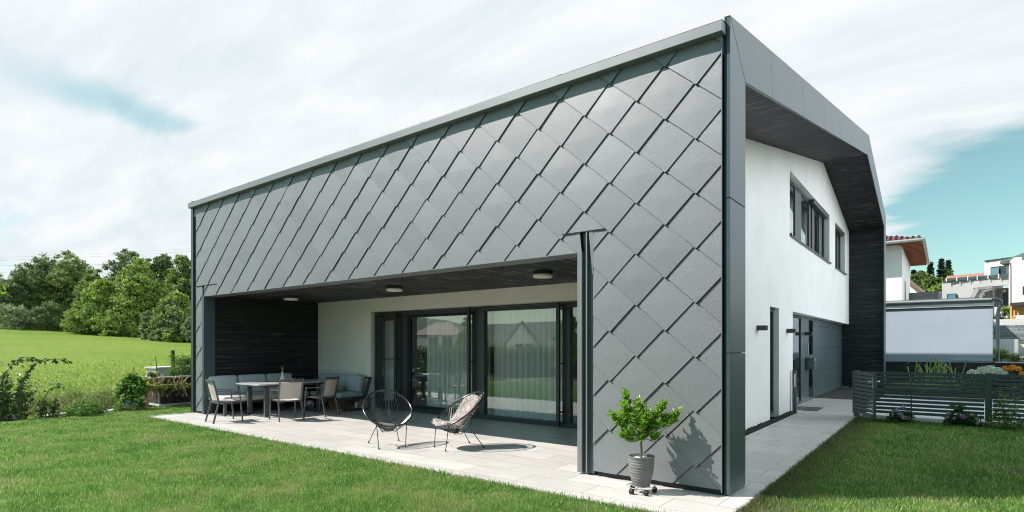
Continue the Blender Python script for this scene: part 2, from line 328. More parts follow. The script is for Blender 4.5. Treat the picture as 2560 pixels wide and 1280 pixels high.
# ---- rhombic shingles
b = MB()
def regions(poly):
    out = []
    for (xa, xb, za, zb) in ((-12.45, -0.085, 3.035, 4.925), (-12.04, -1.86, 2.785, 3.035), (-1.64, -0.085, 0.06, 3.035), (-12.45, -12.14, 0.06, 3.035)):
        p = clip(poly, -1, 0, -xa); p = clip(p, 1, 0, xb) if p else p; p = clip(p, 0, -1, -za) if p else p; p = clip(p, 0, 1, zb) if p else p
        if p and len(p) > 2: out.append(p)
    return out
HX = 0.3505
for k in range(-2, 38):
    for j in range(-1, 10):
        bx = -0.366 - HX * k; bz = (0.3 if k % 2 == 0 else 0.0) + 0.6 * j
        j1, j2, j3 = random.uniform(-.002, .002), random.uniform(-.006, .006), random.uniform(.001, .008)
        Y = lambda x, z: -(0.006 + 0.026 * (1 - (z - bz) / 0.6)) + j1 + j2 * (x - bx) - j3 * max(0.0, 1 - abs(x - bx) / .35) * max(0.0, 1 - abs(z - bz - .3) / .3)
        S = [(bx - 0.026, bz + 0.012), (bx - 0.006, bz - 0.016), (bx + 0.020, bz - 0.018), (bx + 0.034, bz - 0.002), (bx + HX - .016, bz + 0.302), (bx + .012, bz + 0.66), (bx - HX - .012, bz + 0.31)]
        # fan triangles so that the surface can bulge slightly
        cen = (bx, bz + 0.3)
        mids = [S[0], S[1], S[2], S[3], ((S[3][0] + S[4][0]) / 2, (S[3][1] + S[4][1]) / 2), S[4], ((S[4][0] + S[5][0]) / 2, (S[4][1] + S[5][1]) / 2), S[5], ((S[5][0] + S[6][0]) / 2, (S[5][1] + S[6][1]) / 2), S[6], ((S[6][0] + S[0][0]) / 2, (S[6][1] + S[0][1]) / 2)]
        n = len(mids); sm = random.choice((0, 0, 2, 3))
        for i in range(n):
            p, q = mids[i], mids[(i + 1) % n]
            for pc in regions([cen, p, q]):
                b.quad(*[(x, Y(x, z), z) for x, z in pc], m=sm)
            # black strips: open joint and painted shadow line, wide right, hairline left
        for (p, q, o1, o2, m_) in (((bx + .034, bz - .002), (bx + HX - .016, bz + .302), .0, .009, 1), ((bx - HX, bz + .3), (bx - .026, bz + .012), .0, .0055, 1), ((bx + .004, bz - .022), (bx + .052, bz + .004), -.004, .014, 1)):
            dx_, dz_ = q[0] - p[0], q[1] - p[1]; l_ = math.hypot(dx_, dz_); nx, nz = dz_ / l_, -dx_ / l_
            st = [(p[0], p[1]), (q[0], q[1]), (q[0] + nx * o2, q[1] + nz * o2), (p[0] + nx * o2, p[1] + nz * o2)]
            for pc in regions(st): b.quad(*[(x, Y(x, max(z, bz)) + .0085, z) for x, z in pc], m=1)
        for i in (0, 1, 2, 3, 4, 9, 10):           # folded lower lips
            p, q = mids[i], mids[(i + 1) % n]
            for (xa, xb, za, zb) in ((-12.45, -0.085, 3.035, 4.925), (-12.04, -1.86, 2.785, 3.035), (-1.64, -0.085, 0.06, 3.035), (-12.45, -12.14, 0.06, 3.035)):
                mx_, mz_ = (p[0] + q[0]) / 2, (p[1] + q[1]) / 2
                if all(xa <= t[0] <= xb and za <= t[1] <= zb for t in (p, q)):
                    b.quad((p[0], Y(*p), p[1]), (q[0], Y(*q), q[1]), (q[0], 0.012, q[1]), (p[0], 0.012, p[1]))
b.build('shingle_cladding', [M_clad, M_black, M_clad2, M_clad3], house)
# ---- eave flashing, base gap, corner profiles
b = MB(); b.box(-12.665, -0.045, -0.12, 0.10, 4.925, 5.043); b.quad((-12.66, -0.12, 5.044), (-0.045, -0.12, 5.044), (-0.045, 0.6, 5.16), (-12.66, 0.6, 5.16)); b.build('eave_flashing', M_flash, house, bevel=0.006)
b = MB(); b.box(-12.05, -1.86, -0.030, 0.30, 2.776, 2.786); b.build('drip_edge', M_flash, house)
b = MB(); b.box(-0.085, -0.078, -0.030, 0.02, 0.03, 4.92); b.build('edge_trim', M_flash, house)
for (x0, x1, y, z1, m) in ((-1.862, -1.800, -0.030, 2.79, M_flash), (-1.800, -1.738, 0.014, 3.03, M_dark), (-1.738, -1.722, -0.034, 3.03, M_flash), (-1.722, -1.64, 0.010, 3.03, M_frame)):
    b = MB(); b.box(x0, x1, y, 0.10, 0.02, z1); b.build('corner_profile', m, house)
b = MB(); b.quad((-1.862, -0.030, 2.786), (-1.80, -0.030, 2.786), (-1.83, -0.024, 3.03), (-1.862, -0.024, 3.03)); b.quad((-1.70, -0.026, 3.03), (-1.64, -0.026, 3.03), (-1.648, -0.02, 2.5), (-1.655, -0.02, 2.5)); b.build('folded_tab', M_flash, house)
for (x0, x1, y, z1, m) in ((-12.14, -12.11, -0.028, 2.99, M_flash), (-12.11, -12.085, 0.0, 2.99, M_dark)):
    b = MB(); b.box(x0, x1, y, 0.10, 0.02, z1); b.build('corner_profile', m, house)
b = MB()
for z0, z1 in ((0.02, 1.745), (1.753, 2.776)): b.box(-12.085, -12.045, -0.026, 0.235, z0, z1)
b.build('pier_reveal', M_frame, house)
b = MB(); b.box(-1.862, -1.70, 0.10, 0.56, 0.02, 2.78); b.build('pier_reveal', M_frame, house)
for x0, x1 in ((-2.09, -1.47), (-12.42, -11.42)): b = MB(); b.box(x0, x1, -.036, .0, 3.030, 3.040); b.build('slit_shade_strip', M_black, house)  # raised black strips standing in for the shade of the folded slit
# ---- the folded gable frame (fascia panels)
OUT = [(0.0, 0.012), (0.0, 5.128), (13.755, 7.928), (19.90, 6.597), (19.90, 0.012)]
INN = [(0.585, 0.012), (0.585, 4.627), (13.42, 7.246), (19.22, 6.083), (19.22, 0.012)]
def seg_pt(P, i, t): return (P[i][0] + (P[i + 1][0] - P[i][0]) * t, P[i][1] + (P[i + 1][1] - P[i][1]) * t)
def fpanel(poly, x0=-0.040, x1=0.0, m=M_frame, name='fascia_panel'):
    b = MB(); b.extr([(x0, y, z) for y, z in poly], (x1 - x0, 0, 0)); return b.build(name, m, house, bevel=0.003, seg=1)
g = 0.004
fpanel([(0, 0.012), (0.585, 0.012), (0.585, 1.527 - g), (0, 1.527 - g)])
fpanel([(0, 1.527 + g), (0.585, 1.527 + g), (0.585, 3.184 - g), (0, 3.184 - g)])
fpanel([(0, 3.184 + g), (0.585, 3.184 + g), (0.585, 4.627 - .01), (0.004, 5.118)])
ts = [0.0] + [q / 13.755 for q in (1.76, 3.80, 5.86, 7.89, 9.91, 11.93)] + [1.0]
for a, c in zip(ts[:-1], ts[1:]):
    e = 0.0003
    oa, oc = seg_pt(OUT, 1, a + e), seg_pt(OUT, 1, c - e)
    ia = INN[1] if a == 0 else (oa[0] + 0.122, 4.508 + .204 * (oa[0] + .122)); ic = INN[2] if c == 1 else (oc[0] + 0.122, 4.508 + .204 * (oc[0] + .122))
    fpanel([oa, oc, ic, ia])
ts = [0.0, 0.34, 0.67, 1.0]
for a, c in zip(ts[:-1], ts[1:]): fpanel([seg_pt(OUT, 2, a + .001), seg_pt(OUT, 2, c - .001), seg_pt(INN, 2, c - .001), seg_pt(INN, 2, a + .001)])
for z0, z1 in ((0.012, 1.52), (1.53, 3.18), (3.19, 4.9)): fpanel([(19.22, z0), (19.90, z0), (19.90, z1), (19.22, z1)])
fpanel([(19.22, 4.91), (19.90, 4.91), (19.90, 6.59), (19.22, 6.077)])
# backing behind the joints, and the same frame on the far gable
b = MB()
for i in range(4): b.extr([(-0.06, *OUT[i]), (-0.06, *OUT[i + 1]), (-0.06, *INN[i + 1]), (-0.06, *INN[i])], (0.018, 0, 0))
b.build('frame_backing', M_black, house)
b = MB()
for i in range(4): b.extr([(-12.78, *OUT[i]), (-12.78, *OUT[i + 1]), (-12.78, *INN[i + 1]), (-12.78, *INN[i])], (0.10, 0, 0))
b.box(-12.68, -12.45, 0.03, 0.06, 0.012, 4.92)
b.build('far_gable_frame', M_dark, house)
b = MB(); b.box(-12.68, -12.63, -0.02, 0.05, 0.012, 4.92); b.build('corner_profile', M_frame, house)
# ---- roof, soffits, black boarded cheeks
b = MB()
for i, (p, q) in enumerate(((OUT[1], OUT[2]), (OUT[2], OUT[3]))):
    b.add([(-12.7, p[0], p[1] - .05), (-0.05, p[0], p[1] - .05), (-0.05, q[0], q[1] - .05), (-12.7, q[0], q[1] - .05), (-12.7, p[0], p[1] - .4), (-0.05, p[0], p[1] - .4), (-0.05, q[0], q[1] - .4), (-12.7, q[0], q[1] - .4)], [(0, 1, 2, 3), (7, 6, 5, 4), (0, 4, 5, 1), (3, 2, 6, 7), (0, 3, 7, 4)])
b.box(-12.7, -0.06, 19.4, 19.88, 0.0, 6.3)
roof = b.build('roof', M_frame, house)
for x in (-2.128, -4.675, -7.238, -9.971):
    b = MB(); b.box(x - .018, x + .018, -0.02, 0.06, 5.04, 5.10); b.box(x - .03, x + .03, -0.03, 0.0, 5.085, 5.10); b.build('snow_guard', M_dark, roof)
for nm, i in (('gable_soffit', 1), ('rear_soffit', 2)):
    p, q = INN[i], INN[i + 1]; p = (p[0] - .002, p[1]); b = MB()
    b.extr([(XG - .3, p[0], p[1] + .004), (-0.045, p[0], p[1] + .004), (-0.045, q[0], q[1] + .004), (XG - .3, q[0], q[1] + .004)], (0, 0, .06)); b.build(nm, M_by, house)
b = MB(); b.box(XG - .2, -0.045, 0.562, 0.583, 0.05, 4.66); b.build('inner_cheek', M_bz, house)
b = MB(); b.box(XG - .3, -0.045, 19.30, 19.36, 0.03, 6.15); b.build('black_boarded_wall', M_bz, house)
b = MB(); b.box(-12.30, -1.84, 0.0, YW + .02, 2.83, 2.89); b.build('terrace_soffit', M_bx, house)
b = MB(); b.box(-12.40, -12.30, 0.24, YW + .1, 0.0, 2.83); blk = b.build('black_boarded_wall', M_bz, house)
b = MB(); b.box(-12.30, -12.288, 2.60, 2.67, 1.10, 1.175); b.build('wall_socket', M_dark, blk)
b = MB(); b.box(-1.95, -1.84, 0.56, 3.2, 0.0, 2.83); b.build('terrace_side_wall', M_bz, house)
# ---- terrace wall
b = MB(); holed(b, lambda a, z: (a, YW, z), -12.3, -1.16, 0.0, 2.83, [(-9.97, -1.3, 0.0, 2.47)])
b.quad((-9.97, YW, 0), (-9.97, YW, 2.47), (-9.97, YW + .3, 2.47), (-9.97, YW + .3, 0)); b.quad((-9.97, YW, 2.47), (-1.3, YW, 2.47), (-1.3, YW + .3, 2.47), (-9.97, YW + .3, 2.47))
b.build('terrace_wall', M_cream, house)
b = MB(); b.box(-9.95, -1.3, YW - .02, YW + .06, 2.455, 2.469); b.build('lintel_profile', M_dark, house)
# ---- gable wall with openings
W1 = (8.72, 14.62, 4.29, 5.85); W2 = (15.81, 18.20, 4.29, 5.83); SL = (6.78, 7.60, 0.0, 2.46); EN = (9.05, 19.31, 0.0, 2.46)
pl = [(-0.204, 1, 4.508), (0.2005, 1, 7.246 + .2005 * 13.42)]
b = MB(); fnG = lambda a, z: (XG, a, z)
holed(b, fnG, 0.6, 19.31, 0.0, 7.3, [W1, W2, SL, EN], pl)
for (a0, a1, z0, z1) in (W1, W2, SL, EN):
    d = XG - .27
    b.quad((XG, a0, z0), (XG, a0, z1), (d, a0, z1), (d, a0, z0)); b.quad((XG, a1, z1), (XG, a1, z0), (d, a1, z0), (d, a1, z1)); b.quad((XG, a0, z1), (XG, a1, z1), (d, a1, z1), (d, a0, z1))
    if z0 > 1: b.quad((XG, a1, z0), (XG, a0, z0), (d, a0, z0), (d, a1, z0))
b.build('gable_wall', M_plast, house)
def pane(parent, x, y0, y1, z0, z1, m=M_glass, name='pane'):
    b = MB(); b.quad((x, y0, z0), (x, y1, z0), (x, y1, z1), (x, y0, z1)); return b.build(name, m, parent)
def frame_yz(x, y0, y1, z0, z1, w, name='window', m=M_dark, depth=.06, parent=house, extra=()):
    b = MB(); b.box(x - depth, x, y0, y0 + w, z0, z1); b.box(x - depth, x, y1 - w, y1, z0, z1); b.box(x - depth, x, y0 + w, y1 - w, z1 - w, z1); b.box(x - depth, x, y0 + w, y1 - w, z0, z0 + w)
    for (a, c) in extra: b.box(x - depth + .004, x - .004, a, c, z0 + w, z1 - w)
    return b.build(name, m, parent, bevel=0.004, seg=1)
XW = XG - .15
w = frame_yz(XW, 8.74, 14.60, 4.31, 5.83, .07, extra=((10.15, 10.25), (12.05, 12.29), (12.52, 12.60), (13.68, 13.90)))
pane(w, XW - .03, 8.8, 10.15, 4.37, 5.76, M_glass3); pane(w, XW - .03, 10.95, 12.05, 4.37, 5.76, M_glass3); pane(w, XW - .03, 12.93, 13.7, 4.37, 5.76, M_glass3)
for a_, c_ in ((10.25, 10.95), (12.60, 12.93)): b = MB(); b.box(XW - .05, XW - .01, a_, c_, 4.37, 5.76); b.build('dark_panel', M_dark, w)
b = MB(); b.box(XG - .14, XG + .05, 8.70, 14.66, 4.262, 4.29); b.box(XG + .0, XG + .05, 8.70, 8.74, 4.29, 4.33); b.box(XG, XG + .05, 14.62, 14.66, 4.29, 4.33); b.build('window_sill', M_dark, w)
b = MB(); b.box(XG - .145, XG - .03, 12.05, 14.60, 5.74, 5.845); b.build('shutter_box', M_frame, w)
w = frame_yz(XW, 15.83, 18.18, 4.31, 5.81, .09, extra=((17.35, 17.5),))
pane(w, XW - .03, 15.9, 18.1, 4.38, 5.72, M_glass3)
b = MB(); b.box(XG - .14, XG + .05, 15.78, 18.24, 4.262, 4.29); b.box(XG, XG + .05, 18.20, 18.24, 4.29, 4.33); b.build('window_sill', M_dark, w)
b = MB(); b.box(XG - .145, XG - .03, 15.83, 18.18, 5.72, 5.825); b.build('shutter_box', M_frame, w)
w = frame_yz(XG - .11, 6.80, 7.58, 0.08, 2.44, .06)
pane(w, XG - .14, 6.85, 7.53, 0.14, 2.38, M_glass2)
# rooms behind the upper windows
b = MB(); b.box(-4.5, -4.45, 8.0, 19.0, 3.2, 6.2); b.box(-4.5, XD - .1, 8.0, 19.0, 3.15, 3.2); b.box(-4.5, XD - .1, 8.0, 8.05, 3.2, 6.2); b.box(-4.5, XD - .1, 15.2, 15.25, 3.2, 6.2); b.box(-4.5, XD - .1, 18.7, 18.75, 3.2, 6.2); b.box(-4.5, XD - .1, 8, 19, 5.95, 6.0); b.build('upper_room', M_room, house)
# ---- entrance door
dr = frame_yz(XD, 9.07, 11.42, 0.01, 2.44, .06, name='side_light')
pane(dr, XD - .03, 9.13, 11.36, 0.06, 2.38, M_glass2)
b = MB(); b.box(XD - .05, XD, 11.42, 12.50, 0.01, 2.44); b.box(XD - .05, XD, 12.50, 13.22, 2.385, 2.44); b.box(XD - .05, XD, 12.50, 13.22, 1.21, 1.35); b.box(XD - .05, XD, 12.50, 13.22, 0.01, 0.06)
door = b.build('door', M_garage, house, bevel=0.003, seg=1)
pane(door, XD - .02, 12.50, 13.22, 1.35, 2.385, M_glass2); pane(door, XD - .02, 12.50, 13.22, 0.06, 1.21, M_glass2)
b = MB(); b.tube([(XD + .06, 12.02, 1.36), (XD + .06, 12.02, 1.70)], .014); b.box(XD, XD + .06, 12.01, 12.03, 1.42, 1.44); b.box(XD, XD + .06, 12.01, 12.03, 1.62, 1.64); b.build('handle', M_steel, door, smooth=True)
# ---- garage door
b = MB(); b.box(XD - .05, XD, 13.225, 13.90, 0.01, 2.44); b.box(XD - .05, XD, 13.90, 19.29, 2.255, 2.44); b.box(XD - .05, XD, 19.12, 19.29, 0.01, 2.25); b.build('garage_frame', M_garage, house)
gd = None
for i, (z0, z1) in enumerate(((0.02, 0.826), (0.834, 1.545), (1.553, 2.248))):
    if gd is None: gd = thing('garage_door', None, None); gd.parent = house
    b = MB(); b.box(XD - .05, XD - .012, 13.91, 19.11, z0, z1); b.build('panel', M_garage, gd, bevel=0.004, seg=1)
# ---- dark hall behind the entrance glass
b = MB(); b.box(-3.6, -3.55, 6.0, 13.3, 0, 2.7); b.box(-3.6, XD - .1, 6.0, 13.3, 2.65, 2.7); b.box(-3.6, XD - .1, 13.25, 13.3, 0, 2.7); b.box(-3.6, XD - .1, 6.0, 13.3, -.02, 0.006); b.build('hall', M_room, house)
# ---- sliding glass doors of the terrace
YD = 3.30
b = MB()
b.box(-9.95, -1.3, YD, YD + .12, 2.37, 2.452); b.box(-9.95, -1.3, YD, YD + .12, 0.0, 0.10)
for (a, c) in ((-9.95, -9.87), (-8.93, -8.70), (-6.52, -6.22), (-4.20, -4.02)): b.box(a, c, YD, YD + .12, 0.10, 2.37)
sd_ = b.build('sliding_door', M_dark, house, bevel=0.004, seg=1)
b = MB(); b.box(-9.86, -9.74, YD + .02, YD + .08, .11, 2.36); b.box(-9.05, -8.94, YD + .02, YD + .08, .11, 2.36); b.box(-9.74, -9.05, YD + .02, YD + .08, 2.26, 2.36); b.box(-9.74, -9.05, YD + .02, YD + .08, .11, .22); lf = b.build('side_door', M_dark, house, bevel=.004, seg=1)
b = MB(); b.tube([(-9.76, YD - .02, 1.28), (-8.99, YD - .02, 1.28)], .016); b.build('handle', M_frame, lf, smooth=True)
def xpane(parent, x0, x1, y, z0=.10, z1=2.37): b = MB(); b.quad((x0, y, z0), (x1, y, z0), (x1, y, z1), (x0, y, z1)); return b.build('pane', M_glass, parent)
xpane(lf, -9.74, -9.05, YD + .05, .22, 2.26)
for (a, c) in ((-8.70, -6.52), (-6.22, -4.20), (-4.02, -1.3)): xpane(sd_, a, c, YD + .06)
b = MB(); b.box(-8.70, -8.62, YD + .03, YD + .10, .10, 2.37); b.box(-6.60, -6.52, YD + .03, YD + .10, .10, 2.37); b.box(-8.62, -6.60, YD + .03, YD + .10, 2.31, 2.37); b.box(-8.62, -6.60, YD + .03, YD + .10, .10, .16); b.build('sash', M_black, sd_)
for x in (-9.0, -6.57, -4.22):
    b = MB(); b.box(x - .035, x + .035, YW - .045, YW + .02, 0.03, 2.46)
    r = b.build('blind_rail', M_dark, house, bevel=.003, seg=1)
    for z in (.30, 1.25, 2.32): b = MB(); b.box(x + .035, x + .10, YW - .02, YW + .03, z, z + .03); b.ball((x + .09, YW - .03, z + .015), .012, 8); b.build('bracket', M_black, r)
for x in (-6.44, -5.77, -4.92, -3.53): b = MB(); b.tube([(x, .55, 2.83), (x, .55, 2.80), (x + .02, .55, 2.78), (x, .55, 2.765), (x - .015, .55, 2.78)], .004, 6); b.build('ceiling_hook', M_black, house)
# ---- room behind the glass
b = MB(); b.box(-10.2, -1.5, 8.5, 8.55, 0, 2.6); b.box(-10.25, -10.2, 3.5, 8.5, 0, 2.6); b.box(-1.52, -1.47, 3.5, 8.5, 0, 2.6); b.box(-10.2, -1.5, 3.43, 8.5, 2.55, 2.6); b.build('living_room', M_room, house)
b = MB(); b.box(-10.2, -1.5, 3.43, 8.5, -.03, 0.012); b.build('room_floor', M_roomfl, house)
# ---- curtains
M_curt = bpy.data.materials.new('sheer_curtain'); M_curt.use_nodes = True; t = M_curt.node_tree; t.nodes.clear()
o_ = N(t, 'ShaderNodeOutputMaterial'); d_ = N(t, 'ShaderNodeBsdfDiffuse', i={'Color': (0.9, 0.94, 0.93, 1)}); e_ = N(t, 'ShaderNodeBsdfTranslucent', i={'Color': (0.8, 0.86, 0.85, 1)}); p_ = N(t, 'ShaderNodeBsdfTransparent')
m1 = N(t, 'ShaderNodeMixShader', i={0: 0.3}); m2 = N(t, 'ShaderNodeMixShader', i={0: 0.08}); L(t, d_.outputs[0], m1.inputs[1]); L(t, e_.outputs[0], m1.inputs[2]); L(t, m1.outputs[0], m2.inputs[1]); L(t, p_.outputs[0], m2.inputs[2]); L(t, m2.outputs[0], o_.inputs[0])
def curtain(x0, x1, y, label, fold=.080):
    b = MB(); n = int((x1 - x0) / .008); vs = []; ph = 0; x = x0; xs = []
    for i in range(n + 1):
        ph += .008 / (fold * random.uniform(.75, 1.3)) * math.pi
        xs.append((x0 + i * .008, y + .05 * math.sin(ph) * (0.75 + .25 * math.sin(i * .013))))
    vs = [(a, c, z) for z in (0.03, 2.50) for a, c in xs]
    b.add(vs, [(i, i + 1, n + 2 + i, n + 1 + i) for i in range(n)])
    o = b.build('curtain', M_curt, smooth=180); tag(o, label, 'curtain', 'sheer curtains behind the terrace glass')
curtain(-9.93, -9.45, 3.62, 'narrow pale sheer curtain behind the side door with the rail')
curtain(-8.35, -6.30, 3.62, 'pleated sheer curtain behind the left big glass door, with a gap beside it')
curtain(-6.20, -4.15, 3.62, 'pleated sheer curtain filling the middle big glass door')
curtain(-4.02, -1.6, 3.62, 'sheer curtain behind the right glass door beside the shingled pier')
b = MB(); n_ = 500
b.add([(-1.62 + .03 * math.sin(i * .33 + math.sin(i * .05) * 2), 8.9 + i * .0185, z) for z in (4.32, 5.80) for i in range(n_ + 1)], [(i, i + 1, n_ + 2 + i, n_ + 1 + i) for i in range(n_)])
tag(b.build('curtain', M_curt, smooth=180), 'pale sheer curtains behind the upper gable windows', 'curtain')
# ---- lamps
M_diff = mat('lamp_diffuser', (0.82, 0.79, 0.72), 0.4)
c0 = None
for (x, y, lb) in ((-3.40, 1.45, 'round black ceiling lamp with white diffuser nearest the shingled pier'), (-7.09, 1.50, 'round black ceiling lamp with white diffuser in the middle of the terrace soffit'), (-10.84, 1.48, 'round black ceiling lamp with white diffuser above the dining table')):
    if c0 is None:
        c = c0 = thing('ceiling_lamp', lb, 'ceiling lamp', (x, y, 2.83), 0, 'round lamps under the terrace soffit')
        b = MB(); b.lathe([(0, 0), (.165, 0), (.17, -.01), (.17, -.06), (.155, -.062)], 40); b.build('housing', M_dark, c, smooth=True)
        b = MB(); b.lathe([(.157, -.04), (.165, -.062), (.165, -.09), (.155, -.104), (0, -.108)], 40); b.build('diffuser', M_diff, c, smooth=True)
    else: c = copy_tree(c0); c.location = (x, y, 2.83); c['label'] = lb
c0 = None
for (x, y, lb) in ((XG, 5.75, 'small black box wall lamp on the white wall left of the slit window'), (XG, 8.42, 'small black box wall lamp between slit window and entrance'), (XD, 11.95, 'black box wall lamp on the entrance door panel')):
    if c0 is None:
        c = c0 = thing('wall_lamp', lb, 'wall lamp', (x, y, 1.965), 0, 'black box lamps on the gable wall')
        b = MB(); b.box(0, .19, -.06, .06, -.045, .05); b.build('housing', M_dark, c, bevel=.004)
        b = MB(); b.box(.03, .17, -.045, .045, -.050, -.0455); b.build('diffuser', M_diff, c)
    else: c = copy_tree(c0); c.location = (x, y, 1.965); c['label'] = lb
# ---- mailbox
t = thing('mailbox', 'grey and black metal mailbox hung beside the entrance door', 'mailbox', (XD + .002, 12.18, .92))
b = MB(); b.box(0, .05, -.20, .17, 0, .36); b.build('back_plate', M_dark, t, bevel=.004)
b = MB(); b.box(.05, .22, -.17, .15, .03, .35); b.build('box_body', M_garage, t, bevel=.006)
b = MB(); b.box(.22, .226, -.16, .14, .25, .34); b.build('flap', M_steel, t); b = MB(); b.tube([(.12, .17, .0), (.12, .17, .14)], .03, 12); b.build('paper_tube', M_dark, t)
# ================================================================ paving
M_tile = tiles('terrace_tiles', (0.61, 0.585, 0.555), 0.90, 0.415, joint=(0.33, 0.32, 0.31))
b = MB()
b.add([(-12.60, -1.0, 0), (0.20, -1.0, 0), (0.20, 0.6, 0), (-12.60, 0.6, 0), (0.2, 13.5, 0), (-1.40, 13.5, 0), (-1.40, 8.9, 0), (-1.02, 8.9, 0), (-1.02, 0.6, 0), (-1.9, 0.6, 0), (-1.9, 3.42, 0), (-12.5, 3.42, 0), (-12.5, .6, 0)],
      [(0, 1, 2, 8, 9, 12, 3), (8, 2, 4, 5, 6, 7), (12, 9, 10, 11)])
b2 = MB(); b2.add([(x, y, -.001 + (0.0)) for x, y, z in b.v], b.f)
tp = b2.build('terrace_paving', M_tile); struct(tp)
b = MB(); b.box(-12.60, 0.20, -1.02, -1.0, -.06, -.003); b.box(.2, .215, -1.02, 13.5, -.06, -.003); b.box(-12.64, -12.60, -1.02, .0, -.06, .014); tag(b.build('kerb_strip', M_tile), kind='structure')
M_asph = mat('asphalt', (0.045, 0.046, 0.048), 0.85, var=.2, vscale=14, bump=.5, bscale=120)
b = MB(); b.quad((-1.45, 13.5, -.002), (0.5, 13.5, -.002), (0.5, 19.3, -.002), (-1.45, 19.3, -.002)); struct(b.build('driveway', M_asph))
M_slab = mat('concrete_slab', (0.70, 0.705, 0.70), 0.8, var=.06, vscale=1.5, bump=.3, bscale=60)
b = MB(); b.box(0.25, 14, 9.05, 16.0, -.05, .03); b.box(.55, 14, 8.80, 9.05, -.05, .06); struct(b.build('concrete_path', M_slab))
# black lava pebbles along the gable wall
M_peb = mat('lava_pebble', (0.018, 0.020, 0.022), 0.75, island=.5, bump=.4, bscale=40)
b = MB(); b.quad((XG - .02, .6, -.02), (-1.02, .6, -.02), (-1.02, 8.9, -.02), (XG - .02, 8.9, -.02))
P = []
for i in range(2600):
    x, y = random.uniform(XG - .0, -1.04), random.uniform(2.5, 8.82)
    r = random.uniform(.016, .034); z = random.uniform(-.005, .035) * (1 - .6 * (x - XG) / .14)
    vs = [(x + r * q[0] * random.uniform(.7, 1.1), y + r * q[1] * random.uniform(.8, 1.3), z + r * q[2] * random.uniform(.6, .9)) for q in ((1, 0, 0), (0, 1, 0), (-1, 0, 0), (0, -1, 0), (0, 0, 1), (0, 0, -1))]
    b.add(vs, [(0, 1, 4), (1, 2, 4), (2, 3, 4), (3, 0, 4), (1, 0, 5), (2, 1, 5), (3, 2, 5), (0, 3, 5)])
for (y0, y1) in ():
    for i in range(300):
        x, y = random.uniform(XD + .02, XG), random.uniform(y0, y1); r = random.uniform(.016, .032); z = .02
        vs = [(x + r * q[0], y + r * q[1], z + r * q[2] * .8) for q in ((1, 0, 0), (0, 1, 0), (-1, 0, 0), (0, -1, 0), (0, 0, 1), (0, 0, -1))]
        b.add(vs, [(0, 1, 4), (1, 2, 4), (2, 3, 4), (3, 0, 4), (1, 0, 5), (2, 1, 5), (3, 2, 5), (0, 3, 5)])
tag(b.build('gravel_strip', M_peb), kind='stuff')
# floor grating
t = thing('foot_grating', 'dark metal foot grating let into the paving before the entrance', 'grating', (-1.0, 9.95, 0))
b = MB(); b.box(-.34, .30, -.50, -.47, -.01, .006); b.box(-.34, .30, .47, .50, -.01, .006); b.box(-.34, -.31, -.47, .47, -.01, .006); b.box(.27, .30, -.47, .47, -.01, .006); b.build('rim', M_dark, t)
b = MB()
for i in range(9): x = -.27 + i * .062; b.box(x, x + .022, -.47, .47, -.008, .005)
b.build('bars', mat('grating_steel', (.30, .31, .32), .4, metal=.6), t); b = MB(); b.quad((-.31, -.47, .0005), (.27, -.47, .0005), (.27, .47, .0005), (-.31, .47, .0005)); b.build('pit', M_black, t)
# ================================================================ terrain
def sstep(t): t = max(0.0, min(1.0, t)); return t * t * (3 - 2 * t)
def terr(x, y):
    h = -0.06
    d = -15.3 - x
    if d > 0: h += -0.25 * sstep(d / 3) + 3.55 * (sstep(d / 75) ** 1.0) + max(0, d - 60) * 0.05
    if y > 23.5 and x > -14: h = max(h, 0.9 * sstep((y - 23.5) / 1.0) + .10 * max(0, min(y, 100) - 31) + .02 * max(0, y - 80))
    if y < -22: h -= min(1.2, (-22 - y) * .03)
    return h
def gridpts(lo, hi, fine_lo, fine_hi, fs, cs):
    a = list(np.arange(lo, fine_lo, cs)) + list(np.arange(fine_lo, fine_hi, fs)) + list(np.arange(fine_hi, hi + cs, cs)); return a
gx = gridpts(-640, 640, -100, 40, 1.5, 20); gy = gridpts(-640, 640, -40, 100, 1.5, 20)
b = MB(); b.add([(x, y, terr(x, y) + (.05 * math.sin(x * .31) * math.cos(y * .27) if x < -20 else 0)) for y in gy for x in gx],
    [(j * len(gx) + i, j * len(gx) + i + 1, (j + 1) * len(gx) + i + 1, (j + 1) * len(gx) + i) for j in range(len(gy) - 1) for i in range(len(gx) - 1)])
m = bpy.data.materials.new('meadow'); m.use_nodes = True; t = m.node_tree; t.nodes.clear()
o_ = N(t, 'ShaderNodeOutputMaterial'); pb = N(t, 'ShaderNodeBsdfPrincipled', i={'Roughness': 0.8}); pb.inputs['Specular IOR Level'].default_value = .15
co = N(t, 'ShaderNodeTexCoord'); na = N(t, 'ShaderNodeTexNoise', i={'Scale': .12, 'Detail': 5.0}); nb = N(t, 'ShaderNodeTexNoise', i={'Scale': 2.2, 'Detail': 9.0, 'Roughness': .75}); 
for n in (na, nb): L(t, co.outputs['Object'], n.inputs[0])
ca = RAMP(t, na.outputs[0], [(.35, (.135, .215, .024)), (.52, (.16, .24, .028)), (.68, (.18, .235, .045))]); cb = RAMP(t, nb.outputs[0], [(.3, (.62, .66, .6)), (.55, (1., 1., 1.)), (.72, (1.35, 1.3, 1.3))])
sp_ = N(t, 'ShaderNodeSeparateXYZ'); L(t, co.outputs['Object'], sp_.inputs[0])
gar = MATH(t, 'MAXIMUM', MATH(t, 'MULTIPLY', MATH(t, 'ADD', sp_.outputs[0], 2.0), .3, clamp=True), MATH(t, 'MULTIPLY', MATH(t, 'SUBTRACT', -13.0, sp_.outputs[1]), .25, clamp=True), clamp=True)
base_ = MIXC(t, gar, ca.outputs[0], (.085, .10, .065))
